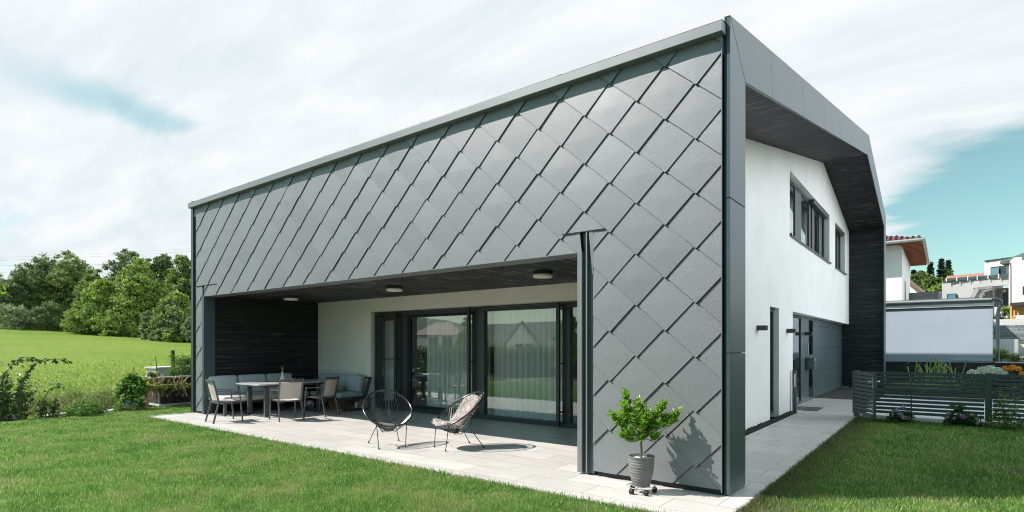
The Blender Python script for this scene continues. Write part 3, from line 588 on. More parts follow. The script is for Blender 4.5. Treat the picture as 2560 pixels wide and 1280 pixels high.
L(t, MIXC(t, 1.0, base_, cb.outputs[0], 'MULTIPLY'), pb.inputs['Base Color'])
bp = N(t, 'ShaderNodeBump', i={'Strength': .9, 'Distance': .12}); L(t, nb.outputs[0], bp.inputs['Height']); L(t, bp.outputs[0], pb.inputs['Normal']); L(t, pb.outputs[0], o_.inputs[0])
struct(b.build('ground', m, smooth=180))
# ================================================================ lawn
LN = [(-14.25, -14.0), (-13.9, -6.0), (-14.1, -3.3), (-14.5, -1.2), (-14.85, 0.2), (-14.9, 1.2), (-12.9, 1.2), (-12.9, -0.0), (-12.64, 0.0), (-12.64, -1.02), (0.215, -1.02), (0.215, 8.9), (14, 8.9), (14, -14)]
def inpoly(P, X, Y):
    c = np.zeros(X.shape, bool); n = len(P)
    for i in range(n):
        x1, y1 = P[i]; x2, y2 = P[(i + 1) % n]
        if y1 == y2: continue
        k = ((y1 > Y) != (y2 > Y)) & (X < (x2 - x1) * (Y - y1) / (y2 - y1) + x1); c ^= k
    return c
def grassmat(name, ca, cb, cc, isl=.35, tr=.45):
    m = bpy.data.materials.new(name); m.use_nodes = True; t = m.node_tree; t.nodes.clear()
    o_ = N(t, 'ShaderNodeOutputMaterial'); d = N(t, 'ShaderNodeBsdfPrincipled', i={'Roughness': 0.5}); d.inputs['Specular IOR Level'].default_value = .25; e = N(t, 'ShaderNodeBsdfTranslucent')
    co = N(t, 'ShaderNodeTexCoord'); n1 = N(t, 'ShaderNodeTexNoise', i={'Scale': 1.25, 'Detail': 6.0, 'Roughness': .65}); n2 = N(t, 'ShaderNodeTexNoise', i={'Scale': 4.0, 'Detail': 3.0}); L(t, co.outputs['Object'], n1.inputs[0]); L(t, co.outputs['Object'], n2.inputs[0])
    c = RAMP(t, n1.outputs[0], [(.38, ca), (.50, cb), (.63, cc)]); g = N(t, 'ShaderNodeNewGeometry')
    c2 = MIXC(t, RAMP(t, g.outputs['Random Per Island'], [(.80, 0.), (.84, 1.)]).outputs[0], c.outputs[0], tuple((x + y) for x, y in zip(cc, (.10, .07, .05))))
    f = MATH(t, 'ADD', MATH(t, 'MULTIPLY', g.outputs['Random Per Island'], 2 * isl), 1 - isl); f = MATH(t, 'MULTIPLY', f, MATH(t, 'ADD', MATH(t, 'MULTIPLY', n2.outputs[0], .6), .7))
    q = N(t, 'ShaderNodeCombineColor'); [L(t, f, q.inputs[i]) for i in range(3)]
    c3 = MIXC(t, 1., c2, q.outputs[0], 'MULTIPLY')
    # dry brown turf along the paved path
    s = N(t, 'ShaderNodeSeparateXYZ'); L(t, co.outputs['Object'], s.inputs[0])
    dry = MATH(t, 'SUBTRACT', 1.0, MATH(t, 'DIVIDE', MATH(t, 'ABSOLUTE', MATH(t, 'SUBTRACT', s.outputs[0], .1)), MATH(t, 'ADD', .15, MATH(t, 'MULTIPLY', n1.outputs[0], 1.3))), clamp=True)
    dry = MATH(t, 'MULTIPLY', dry, MATH(t, 'MULTIPLY', MATH(t, 'GREATER_THAN', s.outputs[1], -2.2), .9))
    c4 = MIXC(t, dry, c3, (.115, .085, .055)); L(t, c4, d.inputs['Base Color']); L(t, c4, e.inputs[0])
    x = N(t, 'ShaderNodeMixShader', i={0: tr}); L(t, d.outputs[0], x.inputs[1]); L(t, e.outputs[0], x.inputs[2]); L(t, x.outputs[0], o_.inputs[0]); return m
M_grass = grassmat('lawn_blades', (.110, .29, .045), (.19, .375, .070), (.32, .40, .145))
M_soil = mat('lawn_soil', (.050, .080, .024), .95, col2=(.075, .085, .035), vscale=3.0, bump=.5, bscale=50)
b = MB(); b.add([(x, y, -.03) for x, y in LN], [tuple(range(len(LN)))[::-1]]); struct(b.build('lawn_ground', M_soil))
def blades(n, P, hx, hy, hgt, wid, seed, dens_cam=True, zf=lambda X, Y: np.full(X.shape, -.03)):
    r = np.random.default_rng(seed); X = r.uniform(*hx, n); Y = r.uniform(*hy, n)
    k = inpoly(P, X, Y); X, Y = X[k], Y[k]; D = np.hypot(X - CAM[0], Y - CAM[1])
    if dens_cam:
        # keep what the camera sees, thinning with distance
        dx, dy = X - CAM[0], Y - CAM[1]; Fw = dx * XA[1] + dy * YA[1]; Rt = dx * XA[0] + dy * YA[0]
        k = (Fw > 1.6) & (np.abs(Rt) < Fw * 1.15 + 1.2) & (r.random(len(X)) < np.clip((5.5 / np.maximum(D, .1)) ** 1.15, .12, 1))
        X, Y, D = X[k], Y[k], D[k]
    n = len(X); a = r.uniform(0, 2 * np.pi, n); h = hgt * r.uniform(.5, 1.2, n) * (1 + .35 * np.sin(X * 5.1 + 2 * np.sin(Y * 2.3)) * np.sin(Y * 4.3 + X)); w = wid * r.uniform(.7, 1.3, n) * np.clip(D / 6.0, .8, 2.6)
    l = r.uniform(0.1, .9, n) * h; b_ = r.uniform(0, 2 * np.pi, n); Z = zf(X, Y)
    cx, sx_ = np.cos(a) * w / 2, np.sin(a) * w / 2; lx, ly = np.cos(b_) * l, np.sin(b_) * l
    V = np.empty((n, 5, 3)); V[:, 0] = np.c_[X - cx, Y - sx_, Z]; V[:, 1] = np.c_[X + cx, Y + sx_, Z]
    V[:, 2] = np.c_[X + cx * .8 + lx * .35, Y + sx_ * .8 + ly * .35, Z + h * .6]; V[:, 3] = np.c_[X - cx * .8 + lx * .35, Y - sx_ * .8 + ly * .35, Z + h * .6]; V[:, 4] = np.c_[X + lx, Y + ly, Z + h]
    return V
def blade_obj(name, V, m):
    n = len(V); me = bpy.data.meshes.new(name); me.vertices.add(5 * n); me.vertices.foreach_set('co', V.reshape(-1).astype(np.float32))
    idx = (np.arange(n)[:, None] * 5 + np.array([0, 1, 2, 3, 3, 2, 4])[None]).reshape(-1).astype(np.int32)
    me.loops.add(7 * n); me.loops.foreach_set('vertex_index', idx); me.polygons.add(2 * n)
    ls = (np.arange(n)[:, None] * 7 + np.array([0, 4])[None]).reshape(-1).astype(np.int32); me.polygons.foreach_set('loop_start', ls)
    me.update(calc_edges=True); me.materials.append(m); o = bpy.data.objects.new(name, me); COL.objects.link(o); return tag(o, kind='stuff')
V1 = blades(1500000, LN, (-15, 0.3), (-8, 1.3), .045, .0044, 1); V2 = blades(560000, LN, (.2, 8), (-6, 8.9), .052, .0052, 2)
# edge tufts hanging over the paving
r = np.random.default_rng(5); n = 5200
tt = r.random(n); EX = np.where(tt < .55, r.uniform(-12.6, .2, n), .235 + r.uniform(0, .03, n)); EY = np.where(tt < .55, -1.03 - r.uniform(0, .03, n), r.uniform(-1.0, 8.8, n))
h = .075 * r.uniform(.4, 1.3, n); a = r.uniform(0, 6.28, n); l = h * r.uniform(0, .8, n); b_ = r.uniform(0, 6.28, n); w = .006
V3 = np.empty((n, 5, 3)); cx, sx_ = np.cos(a) * w / 2, np.sin(a) * w / 2; lx, ly = np.cos(b_) * l, np.sin(b_) * l; Z = np.full(n, -.03)
V3[:, 0] = np.c_[EX - cx, EY - sx_, Z]; V3[:, 1] = np.c_[EX + cx, EY + sx_, Z]; V3[:, 2] = np.c_[EX + cx + lx * .4, EY + sx_ + ly * .4, Z + h * .6]; V3[:, 3] = np.c_[EX - cx + lx * .4, EY - sx_ + ly * .4, Z + h * .6]; V3[:, 4] = np.c_[EX + lx, EY + ly, Z + h]
blade_obj('lawn_grass', np.concatenate([V1, V2, V3]), M_grass)
# tall weeds between the lawn bed and the meadow
WP = [(-22, -9), (-15.0, -9), (-15.3, -3.2), (-15.7, -.6), (-16.0, 6), (-22, 8)]
M_weed = grassmat('weed_blades', (.10, .17, .035), (.17, .22, .065), (.27, .26, .12), isl=.5)
V = blades(60000, WP, (-22, -14.5), (-9, 8), .30, .010, 9, False, lambda X, Y: np.full(X.shape, -.30)); Va = blades(9000, WP, (-18.5, -14.5), (-9, 8), .52, .010, 10, False, lambda X, Y: np.full(X.shape, -.30))
blade_obj('tall_weeds', np.concatenate([V, Va]), M_weed)
MP = [(-75, -40), (-19, -14), (-19, 14), (-75, 45)]
M_mead = grassmat('meadow_blades', (.20, .30, .045), (.23, .33, .055), (.28, .34, .10), isl=.3)
V = blades(150000, MP, (-44, -19), (-30, 40), .09, .014, 11, False, np.vectorize(lambda x, y: terr(x, y) + .02)); D = np.hypot(V[:, 0, 0] - CAM[0], V[:, 0, 1] - CAM[1]); 
blade_obj('meadow_grass', V[np.random.default_rng(3).random(len(V)) < np.clip((V[:, 0, 0] + 44) / 22, 0, 1)], M_mead)
# ================================================================ furniture
M_fr = mat('chair_frame', (.115, .118, .118), .42, metal=.5, spec=.5); M_frd = mat('sofa_frame', (.038, .044, .047), .45)
M_tex = mat('taupe_mesh', (.50, .455, .41), .75, var=.05, vscale=30, bump=.3, bscale=300); M_cush = mat('grey_cushion', (.42, .50, .53), .9, var=.06, vscale=20, bump=.35, bscale=260, sheen=.2); M_seat = mat('light_seat_cushion', (.58, .575, .56), .9, var=.05, vscale=20, bump=.3, bscale=260)
M_top = mat('table_top', (.42, .425, .43), .35, var=.05, vscale=5, stretch=(1, .2, 1)); M_leg = mat('table_frame', (.075, .09, .095), .4, metal=.3)
def armchair(label):
    t = thing('dining_chair', label, 'chair', (0, 0, 0), 0, 'taupe armchairs around the dining table')
    for s in (-1, 1):
        b = MB(); x = .245 * s
        b.bar((x * 1.06, -.30, 0), (x, -.19, .44), .028, .032); b.bar((x, -.19, .44), (x, -.255, .74), .028, .034); b.bar((x, -.255, .735), (x, -.30, .895), .028, .030); b.build('back_post', M_fr, t, bevel=.003)
        b = MB(); b.bar((x * 1.14, .27, 0), (x * 1.08, .215, .64), .026, .026); b.build('leg', M_fr, t, bevel=.003)
        b = MB(); b.bar((x * 1.08, .235, .645), (x * 1.04, -.05, .665), .042, .02); b.bar((x * 1.04, -.05, .665), (x, -.24, .655), .042, .02); b.build('armrest', M_fr, t, bevel=.004)
    b = MB(); b.bar((-.245, .22, .43), (.245, .22, .43), .022, .03); b.bar((-.245, -.2, .42), (.245, -.2, .42), .022, .03)
    for s in (-1, 1): b.bar((.232 * s, -.2, .425), (.24 * s, .24, .44), .026, .03)
    b.build('seat_frame', M_fr, t, bevel=.003)
    b = MB(); k = 8; vs = [(x, y, .448 - .018 * math.sin(math.pi * (x + .22) / .44) + .004 * (y > .2)) for y in np.linspace(-.19, .24, 5) for x in np.linspace(-.22, .22, k + 1)]
    vs += [(x, y, z - .008) for x, y, z in vs]; o = 5 * (k + 1)
    f = [(j * (k + 1) + i, j * (k + 1) + i + 1, (j + 1) * (k + 1) + i + 1, (j + 1) * (k + 1) + i) for j in range(4) for i in range(k)]
    b.add(vs, f + [tuple(q + o for q in x[::-1]) for x in f]); b.build('seat', M_tex, t, smooth=True)
    b = MB(); L5 = [(-.190, .47), (-.205, .55), (-.23, .64), (-.252, .73), (-.275, .825)]
    vs = [(x, y - .022 * math.sin(math.pi * (x + .225) / .45), z) for y, z in L5 for x in np.linspace(-.225, .225, k + 1)]; vs += [(x, y + .008, z) for x, y, z in vs]
    b.add(vs, f + [tuple(q + o for q in x[::-1]) for x in f]); b.build('backrest', M_tex, t, smooth=True)
    b = MB()
    for i in range(6):
        x0, x1 = -.24 + i * .08, -.24 + (i + 1) * .08; c = lambda x: -.293 - .02 * math.cos(math.pi * x / .48)
        b.bar((x0, c(x0), .872), (x1, c(x1), .872), .02, .055)
    b.build('top_rail', M_fr, t, bevel=.004); b = MB(); b.box(-.03, .03, -.328, -.322, .872, .884); b.build('badge', M_steel, t)
    return t
def place(o, x, y, dx, dy, label=None):
    o.location = (x, y, 0); o.rotation_euler = (0, 0, math.atan2(-dx, dy))
    if label: o['label'] = label
    return o
ch = armchair('taupe mesh armchair at the near head of the dining table, beside the left pier')
place(ch, -10.40, -.33, .14, .98)
c = copy_tree(ch); place(c, -9.60, .63, -.98, .20, 'taupe mesh armchair with its back to the lawn, in front of the long table side')
c = copy_tree(ch); place(c, -9.68, 1.55, -.94, -.34, 'taupe mesh armchair at the far end of the table, next to the small sofa')
t = thing('dining_table', 'long light-topped dining table on dark U-shaped legs', 'table', (-10.72, 1.30, 0))
b = MB(); b.box(-.50, .50, -.98, .98, .725, .755); b.build('table_top', M_top, t, bevel=.003)
b = MB(); b.box(-.36, .36, -.80, .80, .675, .722); b.build('table_apron', M_leg, t)
for y in (-.72, .62):
    for x in (-.37, .37): b = MB(); b.box(x - .03, x + .03, y - .05, y + .05, .03, .675); b.build('leg', M_leg, t, bevel=.003)
    b = MB(); b.box(-.40, .40, y - .05, y + .05, 0, .03); b.build('foot_rail', M_leg, t, bevel=.003)
def cushion(name, x0, x1, y0, y1, z0, z1, m, parent, tilt=0, r=.045):
    cx, cy, cz = (x0 + x1) / 2, (y0 + y1) / 2, z0; b = MB(); b.box(x0 - cx, x1 - cx, y0 - cy, y1 - cy, 0, z1 - z0)
    o = b.build(name, m, parent, loc=(cx, cy, cz), bevel=r, seg=4); o.rotation_euler = tilt if tilt else (0, 0, 0); return o
# long sofa against the black wall
t = thing('garden_sofa', 'long dark-framed sofa with grey-blue back cushions along the black boarded wall', 'sofa', (-12.05, .05, 0))
Ls = 3.0
for y in (.06, 1.45, 2.85):
    b = MB(); b.box(.02, .08, y - .03, y + .03, .03, .30); b.box(.72, .78, y - .03, y + .03, .03, .30); b.box(.02, .78, y - .03, y + .03, 0, .03); b.build('sled_leg', M_frd if y > 1 else M_leg, t, bevel=.003)
b = MB(); b.box(0, .80, 0, Ls, .27, .315); b.build('base_frame', M_frd, t, bevel=.004)
b = MB(); b.bar((-.02, .02, .3), (-.14, .02, .84), .05, .04, up=(0, 1, 0)); b.bar((-.02, Ls - .02, .3), (-.14, Ls - .02, .84), .05, .04, up=(0, 1, 0)); b.bar((-.14, 0, .82), (-.14, Ls, .82), .03, .04); b.bar((-.09, 0, .6), (-.09, Ls, .6), .02, .06); b.build('back_frame', M_frd, t, bevel=.003)
cushion('seat_cushion', .02, .80, .01, 2.2, .315, .445, M_seat, t)
for i in range(3): cushion('back_cushion', -.06, .12, .02 + i * .735, .72 + i * .735, .43, .90, M_cush, t, (0, R_(-12), 0), .06)
# short sofa against the cream wall
t = thing('garden_sofa', 'short dark-framed two-seat sofa with grey-blue cushions under the cream wall', 'sofa', (-12.0, 2.30, 0))
for x in (.35, 2.10):
    b = MB(); b.box(x - .035, x + .035, .0, .06, .03, .28); b.box(x - .035, x + .035, .76, .82, .03, .28); b.box(x - .035, x + .035, 0, .82, 0, .03); b.build('sled_leg', M_frd, t, bevel=.003)
b = MB(); b.box(0, 2.15, 0, .84, .26, .31); b.build('base_frame', M_frd, t, bevel=.004)
b = MB()
for x in (.05, 2.05): b.bar((x, .70, .3), (x, .86, .80), .10, .03)
b.bar((0, .86, .79), (2.1, .86, .79), .03, .04); b.build('back_frame', M_frd, t, bevel=.003)
cushion('seat_cushion', .62, 1.95, .02, .74, .31, .43, M_cush, t)
for i in range(3): cushion('back_cushion', .10 + i * .62, .69 + i * .62, .56, .74, .42, .87, M_cush, t, (R_(-12), 0, 0), .06)
o = cushion('throw_blanket', .95, 1.90, -.005, .70, .425, .445, mat('blue_grey_throw', (.36, .44, .47), .95, var=.15, vscale=14, bump=.6, bscale=60), None, r=.009); o.location = Vector(o.location) + Vector((-12.0, 2.30, 0)); tag(o, 'folded pale blue throw on the seat of the short sofa', 'blanket')
b = MB(); b.box(-.15, .15, -.006, .006, -.10, 0); 
o = cushion('cushion', -11.25, -10.9, 2.62, 2.80, .44, .60, mat('mauve_fabric', (.42, .33, .42), .9), None, (R_(-15), 0, 0), .05); tag(o, 'small mauve cushion on the corner sofa behind the table', 'cushion')
o = cushion('cushion', -10.85, -10.5, 2.60, 2.78, .44, .62, mat('knit_fabric', (.12, .12, .125), .9, col2=(.5, .5, .48), vscale=45, detail=1), None, (R_(-18), 0, 0), .05); tag(o, 'black and white patterned cushion on the corner sofa', 'cushion')
b = MB(); 
for x in (-.035, .035): b.lathe([(.032, 0), (.026, .04), (0.003, .085)], 12, (x, 0, 0))
o = b.build('sofa_ornament', M_black, loc=(-10.30, 3.08, .80)); tag(o, 'two small dark cones standing on the short sofa backrest', 'ornament')
# things on the table
t = thing('flower_vase', 'white pear-shaped vase with a dry yellow sprig on the dining table', 'vase', (-10.78, 1.22, .755))
b = MB(); b.lathe([(0, 0), (.055, .0), (.062, .03), (.05, .09), (.022, .15), (.018, .20), (.026, .235), (.02, .235)], 24); b.build('vase_body', mat('porcelain', (.75, .75, .73), .2), t, smooth=True)
b = MB(); P = np.array([[0, 0, .22]] * 26) + rng.uniform(-.025, .025, (26, 3)) * [1, 1, 0] + np.c_[np.zeros(26), np.zeros(26), rng.uniform(0, .14, 26)]
b.leaves(P, rdir(26) + [0, 0, .6], rdir(26), .035, .018); b.tube([(0, 0, .1), (.005, 0, .36)], .002, 5); b.build('dry_sprig', mat('dry_sprig', (.55, .45, .18), .8), t)
o = MB(); o.lathe([(0, 0), (.09, .004), (.10, .012), (.088, .010), (0, .006)], 28); q = o.build('plate', mat('teal_glaze', (.25, .42, .44), .25), loc=(-10.72, 1.10, .755), smooth=True); tag(q, 'small teal plate in front of the vase', 'plate')
o = MB(); o.box(-.07, .07, -.05, .05, 0, .075); q = o.build('napkin_box', mat('napkin', (.6, .66, .68), .8, col2=(.15, .22, .26), vscale=25, detail=0), loc=(-10.66, 1.40, .755), bevel=.006); tag(q, 'small blue and white patterned napkin box beside the vase', 'box')
# basket, lantern, ball
t = thing('wicker_basket', 'brown wicker basket under the short sofa', 'basket', (-10.62, 2.72, 0)); M_wick = mat('wicker', (.15, .085, .045), .8, col2=(.30, .19, .10), vscale=40, bump=1, bscale=60, detail=1)
b = MB(); b.box(-.27, .27, -.18, .18, .0, .20); b.build('weave', M_wick, t, bevel=.03); b = MB(); b.tube([(-.27, -.18, .205), (.27, -.18, .205), (.27, .18, .205), (-.27, .18, .205)], .014, 8, True); b.build('rim', M_wick, t, smooth=True)
b = MB(); b.tube([(-.07 + .14 * q, -.2, .12 + .03 * math.sin(math.pi * q)) for q in (0, .25, .5, .75, 1)], .009, 6); b.build('handle', M_wick, t, smooth=True)
t = thing('glass_lantern', 'small clear glass lantern on the floor below the short sofa end', 'lantern', (-10.12, 2.86, .031)); b = MB(); b.lathe([(.045, 0), (.045, .17), (.04, .18)], 24); b.build('glass_cylinder', M_glass, t, smooth=True); b = MB(); b.lathe([(0, .0), (.032, 0), (.032, .09), (0, .095)], 20); b.build('candle', mat('wax', (.8, .78, .7), .5), t, smooth=True)
b = MB(); b.ball((0, 0, .11), .11, 24); q = b.build('football', mat('ball_leather', (.7, .7, .7), .5, col2=(.08, .08, .08), vscale=9, detail=0), loc=(-11.15, 2.2, 0), smooth=True); tag(q, 'black and white ball lying under the dining table', 'ball')
# ---- string lounge chairs
M_cord = mat('black_cord', (.016, .019, .021), .22, spec=.8)
def egg(label):
    t = thing('string_chair', label, 'chair', (0, 0, 0), 0, 'round black string chairs on the terrace')
    C = Vector((0, -.01, .605)); th = R_(34.5); U = Vector((0, -math.cos(th), math.sin(th)))
    def ring(a): return C + U * (.455 * math.cos(a)) + Vector((1, 0, 0)) * (.385 * math.sin(a) * (1 - .07 * math.cos(a)))
    K = 64; pts = [ring(2 * math.pi * i / K) for i in range(K)]
    b = MB(); b.tube(pts, .0145, 10, True); b.build('rim', M_cord, t, smooth=True)
    hub = Vector((0, .075, .245)); b = MB(); b.tube([hub + Vector((.075 * math.cos(2 * math.pi * i / 20), .055 * math.sin(2 * math.pi * i / 20), 0)) for i in range(20)], .008, 6, True); b.build('lower_ring', M_cord, t, smooth=True)
    b = MB(); n = 66
    for i in range(n):
        a = 2 * math.pi * (i + .5) / n; p = ring(a); q = hub + Vector((.075 * math.sin(a), -.055 * math.cos(a), .004)); mid = (p + q) / 2 + Vector((0, 0, -.018))
        b.tube([p, mid, q], .0037, 5, caps=False)
        p2 = p + (q - p) * .055; b.tube([p + (p - C).normalized() * .016, p2], .0036, 5, caps=False)
    b.build('cords', M_cord, t, smooth=True)
    feet = [(-.21, .33), (.21, .33), (-.25, -.31), (.25, -.31)]
    tops = [ring(math.pi - .62) + Vector((0, 0, -.02)), ring(math.pi + .62) + Vector((0, 0, -.02)), Vector((-.15, -.10, .33)), Vector((.15, -.10, .33))]
    tops[0], tops[1] = tops[1], tops[0]
    for (fx, fy), tp_ in zip(feet, tops):
        if (tp_.x > 0) != (fx > 0): tp_ = Vector((-tp_.x, tp_.y, tp_.z))
        b = MB(); b.tube([tp_, (fx, fy, .012)], .0065, 8); lg = b.build('leg', M_cord, t, smooth=True); b = MB(); b.ball((fx, fy, .016), .016, 10); b.build('foot_cap', M_cord, lg, smooth=True)
    b = MB()
    for s in (-1, 1): b.tube([(.15 * s, -.10, .33), (.09 * s, .0, .225), (.09 * s, .12, .232), (tops[0].x * -s if tops[0].x < 0 else tops[0].x * s, tops[0].y, tops[0].z)], .0065, 8); b.tube([(.15 * s, -.10, .33), ring(.9 * s) * .45 + Vector((.15 * s, -.10, .33)) * .55, ring(.55 * s)], .0065, 8)
    b.build('under_frame', M_cord, t, smooth=True); return t, ring, hub
c1, rg, hb = egg('round black string chair with empty seat turned towards the camera')
c2 = copy_tree(c1); place(c1, -5.36, -.13, .88, -.47); place(c2, -4.30, .42, -.36, -.93, 'round black string chair with a pale fluffy fur on its seat')
# sheepskin on the second chair
ang = math.atan2(.36, -.93); M_fur = mat('sheepskin', (.74, .63, .59), .9, col2=(.92, .89, .87), vscale=12, island=.22, sheen=.3)
def shell(u, s):      # u 0 = top of the back, 1 = front lip
    a = s * .74
    top, bot = rg(a * .9), rg(math.pi - a * .8); q = hb + Vector((.19 * s, 0, .055))
    if u < .62: k = u / .62; p = top.lerp(q, k); p.z -= .02 * math.sin(math.pi * k)
    else: k = (u - .62) / .38; p = q.lerp(bot, k); p.z -= .0 * math.sin(math.pi * k)
    return p
b = MB(); nu, nv = 26, 12; vs = [shell(.10 + .92 * i / nu, -1 + 2 * j / nv) + Vector((0, 0, .03)) for i in range(nu + 1) for j in range(nv + 1)]
fs = [(i * (nv + 1) + j, i * (nv + 1) + j + 1, (i + 1) * (nv + 1) + j + 1, (i + 1) * (nv + 1) + j) for i in range(nu) for j in range(nv)]
b.add(vs, fs); base = list(b.v)
for f in fs:
    pp = [Vector(base[i]) for i in f]; nn = (pp[1] - pp[0]).cross(pp[3] - pp[0]).normalized(); nn = nn if nn.z > 0 else -nn
    for _ in range(44):
        a_, c_ = random.random(), random.random(); p = pp[0].lerp(pp[1], a_).lerp(pp[3].lerp(pp[2], a_), c_); d = nn * .55 + Vector((random.gauss(0, .6), random.gauss(.1, .6), random.gauss(-.1, .35))); d.normalize(); l = random.uniform(.03, .075)
        sd2 = d.cross(Vector((random.random(), random.random(), random.random()))).normalized() * .0055; m1_ = p + d * l * .6; q = p + d * l + Vector((0, 0, -.008)); b.add([p - sd2, p + sd2, m1_ + sd2 * .8, m1_ - sd2 * .8, q], [(0, 1, 2, 3), (3, 2, 4)])
q = b.build('sheepskin', M_fur, loc=(-4.30, .42, .005)); q.rotation_euler = (0, 0, ang); tag(q, 'pale pinkish fluffy sheepskin lying on the right string chair', 'fur')
# ================================================================ potted tree
M_pot = mat('pot_clay', (.125, .125, .125), .7, col2=(.20, .198, .19), vscale=4, bump=.3, bscale=40, stretch=(1, 1, 5))
t = thing('plant_trolley', 'round steel plant trolley on three black castors under the pot', 'plant trolley', (-.83, -.40, 0))
b = MB(); b.tube([(.155 * math.cos(a), .155 * math.sin(a), .068) for a in np.linspace(0, 2 * math.pi, 33)[:-1]], .004, 8, True); b.tube([(-.15, 0, .066), (.15, 0, .066)], .004, 6); b.tube([(0, -.15, .066), (0, .15, .066)], .004, 6); b.build('ring', M_steel, t, smooth=True)
for a in (4.35, 5.5, 0.6, 2.7):
    x, y = .145 * math.cos(a), .145 * math.sin(a); b = MB(); b.tube([(x - .018, y, .03), (x + .018, y, .03)], .029, 16); b.tube([(x, y, .035), (x, y, .068)], .007, 8); b.build('castor', M_black, t, smooth=True)
t = thing('plant_pot', 'round ribbed grey clay pot holding the small tree', 'pot', (-.83, -.40, .072))
prof = [(0, 0), (.098, 0)] + [(.100 + .054 * math.sin(min(1, z / .30) * math.pi / 2) + .0035 * math.cos(z * 200), z) for z in np.linspace(.0, .305, 40)] + [(.158, .31), (.158, .33), (.146, .33), (.142, .29), (0, .288)]
prof = [(q * .91, z) for q, z in prof]
b = MB(); b.lathe(prof, 48); b.build('pot_body', M_pot, t, smooth=50)
b = MB(); b.lathe([(.127, .293), (.07, .298), (0, .30)], 20); 
for i in range(60): a, r_ = random.uniform(0, 6.28), .115 * math.sqrt(random.random()); b.ball((r_ * math.cos(a), r_ * math.sin(a), .30), (random.uniform(.008, .016), random.uniform(.008, .016), .007), 6)
b.build('white_gravel', mat('white_gravel', (.72, .71, .68), .8), t)
t = thing('potted_tree', 'small round-headed tree with bright green leaves in the grey pot', 'tree', (-.83, -.40, .37)); M_bark = mat('thin_bark', (.20, .155, .11), .9, var=.3, vscale=30, bump=.6, bscale=90)
b = MB(); b.tube([(0, 0, -.02), (.004, 0, .08), (-.003, .004, .17), (.006, 0, .27)], [.0125, .0115, .011, .010], 10); b.build('trunk', M_bark, t, smooth=True)
b = MB(); tips = []
RV = Vector((float(XA[0]), float(YA[0]), 0)); FV = Vector((float(XA[1]), float(YA[1]), 0))
random.seed(21)
for (r_, f_, z_, w_) in [(-.28, 0, .46, .07), (-.20, -.08, .62, .07), (-.14, .05, .72, .05), (-.10, -.1, .50, .09), (.02, .1, .58, .09), (.08, -.08, .50, .09), (.18, .04, .56, .08), (.20, -.04, .62, .05), (.27, 0, .47, .08), (.36, .02, .49, .05), (-.22, .08, .36, .07), (-.12, -.06, .30, .07), (-.12, .06, .22, .06), (.06, .05, .36, .07), (.16, -.06, .38, .08), (-.02, .14, .40, .09), (-.02, -.14, .42, .08), (.10, .14, .46, .08), (-.16, .12, .50, .08), (-.06, 0, .64, .06), (0, 0, .45, .1), (.30, -.05, .40, .05), (-.04, -.1, .22, .05), (.05, .04, .24, .05), (-.20, .0, .26, .06), (.12, -.1, .28, .06)]:
    e = RV * (r_ * 1.12 + random.uniform(-.03, .03)) + FV * f_ + Vector((0, 0, z_ - .035 + random.uniform(-.02, .05))); s0 = Vector((.006, 0, .24)); mid = s0.lerp(e, .5) + Vector((0, 0, -.03)); b.tube([s0, mid, e], [.006, .004, .0025], 6); tips.append((mid, e, w_))
b.build('branches', M_bark, t, smooth=True)
b = MB(); P = []; D = []
for mid, e, w_ in tips:
    for k in range(30):
        o3 = Vector(rdir(1)[0]) * w_ * random.random() ** .5; s0 = mid.lerp(e, random.uniform(.35, 1.0)) + o3 * .4; e2 = s0 + o3 * .6 + Vector((0, 0, random.uniform(.02, .06)))
        for j in range(9):
            k_ = random.random(); p = s0.lerp(e2, k_); a = random.uniform(0, 6.28); d = (e2 - s0).normalized() * .8 + Vector((math.cos(a), math.sin(a), random.uniform(0, .5))); P.append(p); D.append(d)
P = np.array(P); D = np.array(D); Nn = rdir(len(P)) * .5 + [0, -.2, 1]
b.leaves(P, D, Nn, rng.uniform(.032, .054, len(P)), rng.uniform(.015, .023, len(P)), .18); b.build('foliage', leafmat('laurel_leaf', (.15, .30, .035), (.24, .40, .06), 9, .4, .42, .3, .5), t)
# ================================================================ trees
M_trunk = mat('tree_bark', (.085, .07, .055), .95, var=.3, vscale=6, bump=.6, bscale=12)
def crown(b, blobs, n, leaf, seed, droop=0.0, flat=.85):
    r = np.random.default_rng(seed); P = []; Nn = []
    vol = np.array([q[3] ** 2 for q in blobs]); cnt = (n * vol / vol.sum()).astype(int)
    for (x, y, z, R), c in zip(blobs, cnt):
        # each blob is a cloud of small clumps, so gaps and lit knobs appear
        k = max(6, c // 45); d = r.normal(size=(k, 3)); d /= np.linalg.norm(d, axis=1, keepdims=True); rad = R * (.55 + .5 * r.random(k))[:, None]; cl = d * rad * [1, 1, flat]
        i = r.integers(0, k, c); cr = R * (.14 + .16 * r.random(k))[i][:, None]
        o = r.normal(size=(c, 3)); o /= np.linalg.norm(o, axis=1, keepdims=True); o *= r.random((c, 1)) ** .45
        p = cl[i] + o * cr * [1.25, 1.25, .8] + [x, y, z]; p[:, 2] -= droop * r.random(c) * R * .4; P.append(p); Nn.append(o + d[i] * .5 + [0, 0, .35])
    P = np.concatenate(P); Nn = np.concatenate(Nn); D = r.normal(size=P.shape) + [0, 0, -.25]
    sz = leaf * r.uniform(.6, 1.3, len(P)); b.leaves(P, D, Nn + r.normal(size=P.shape) * .35, sz, sz * .62, .1); return b
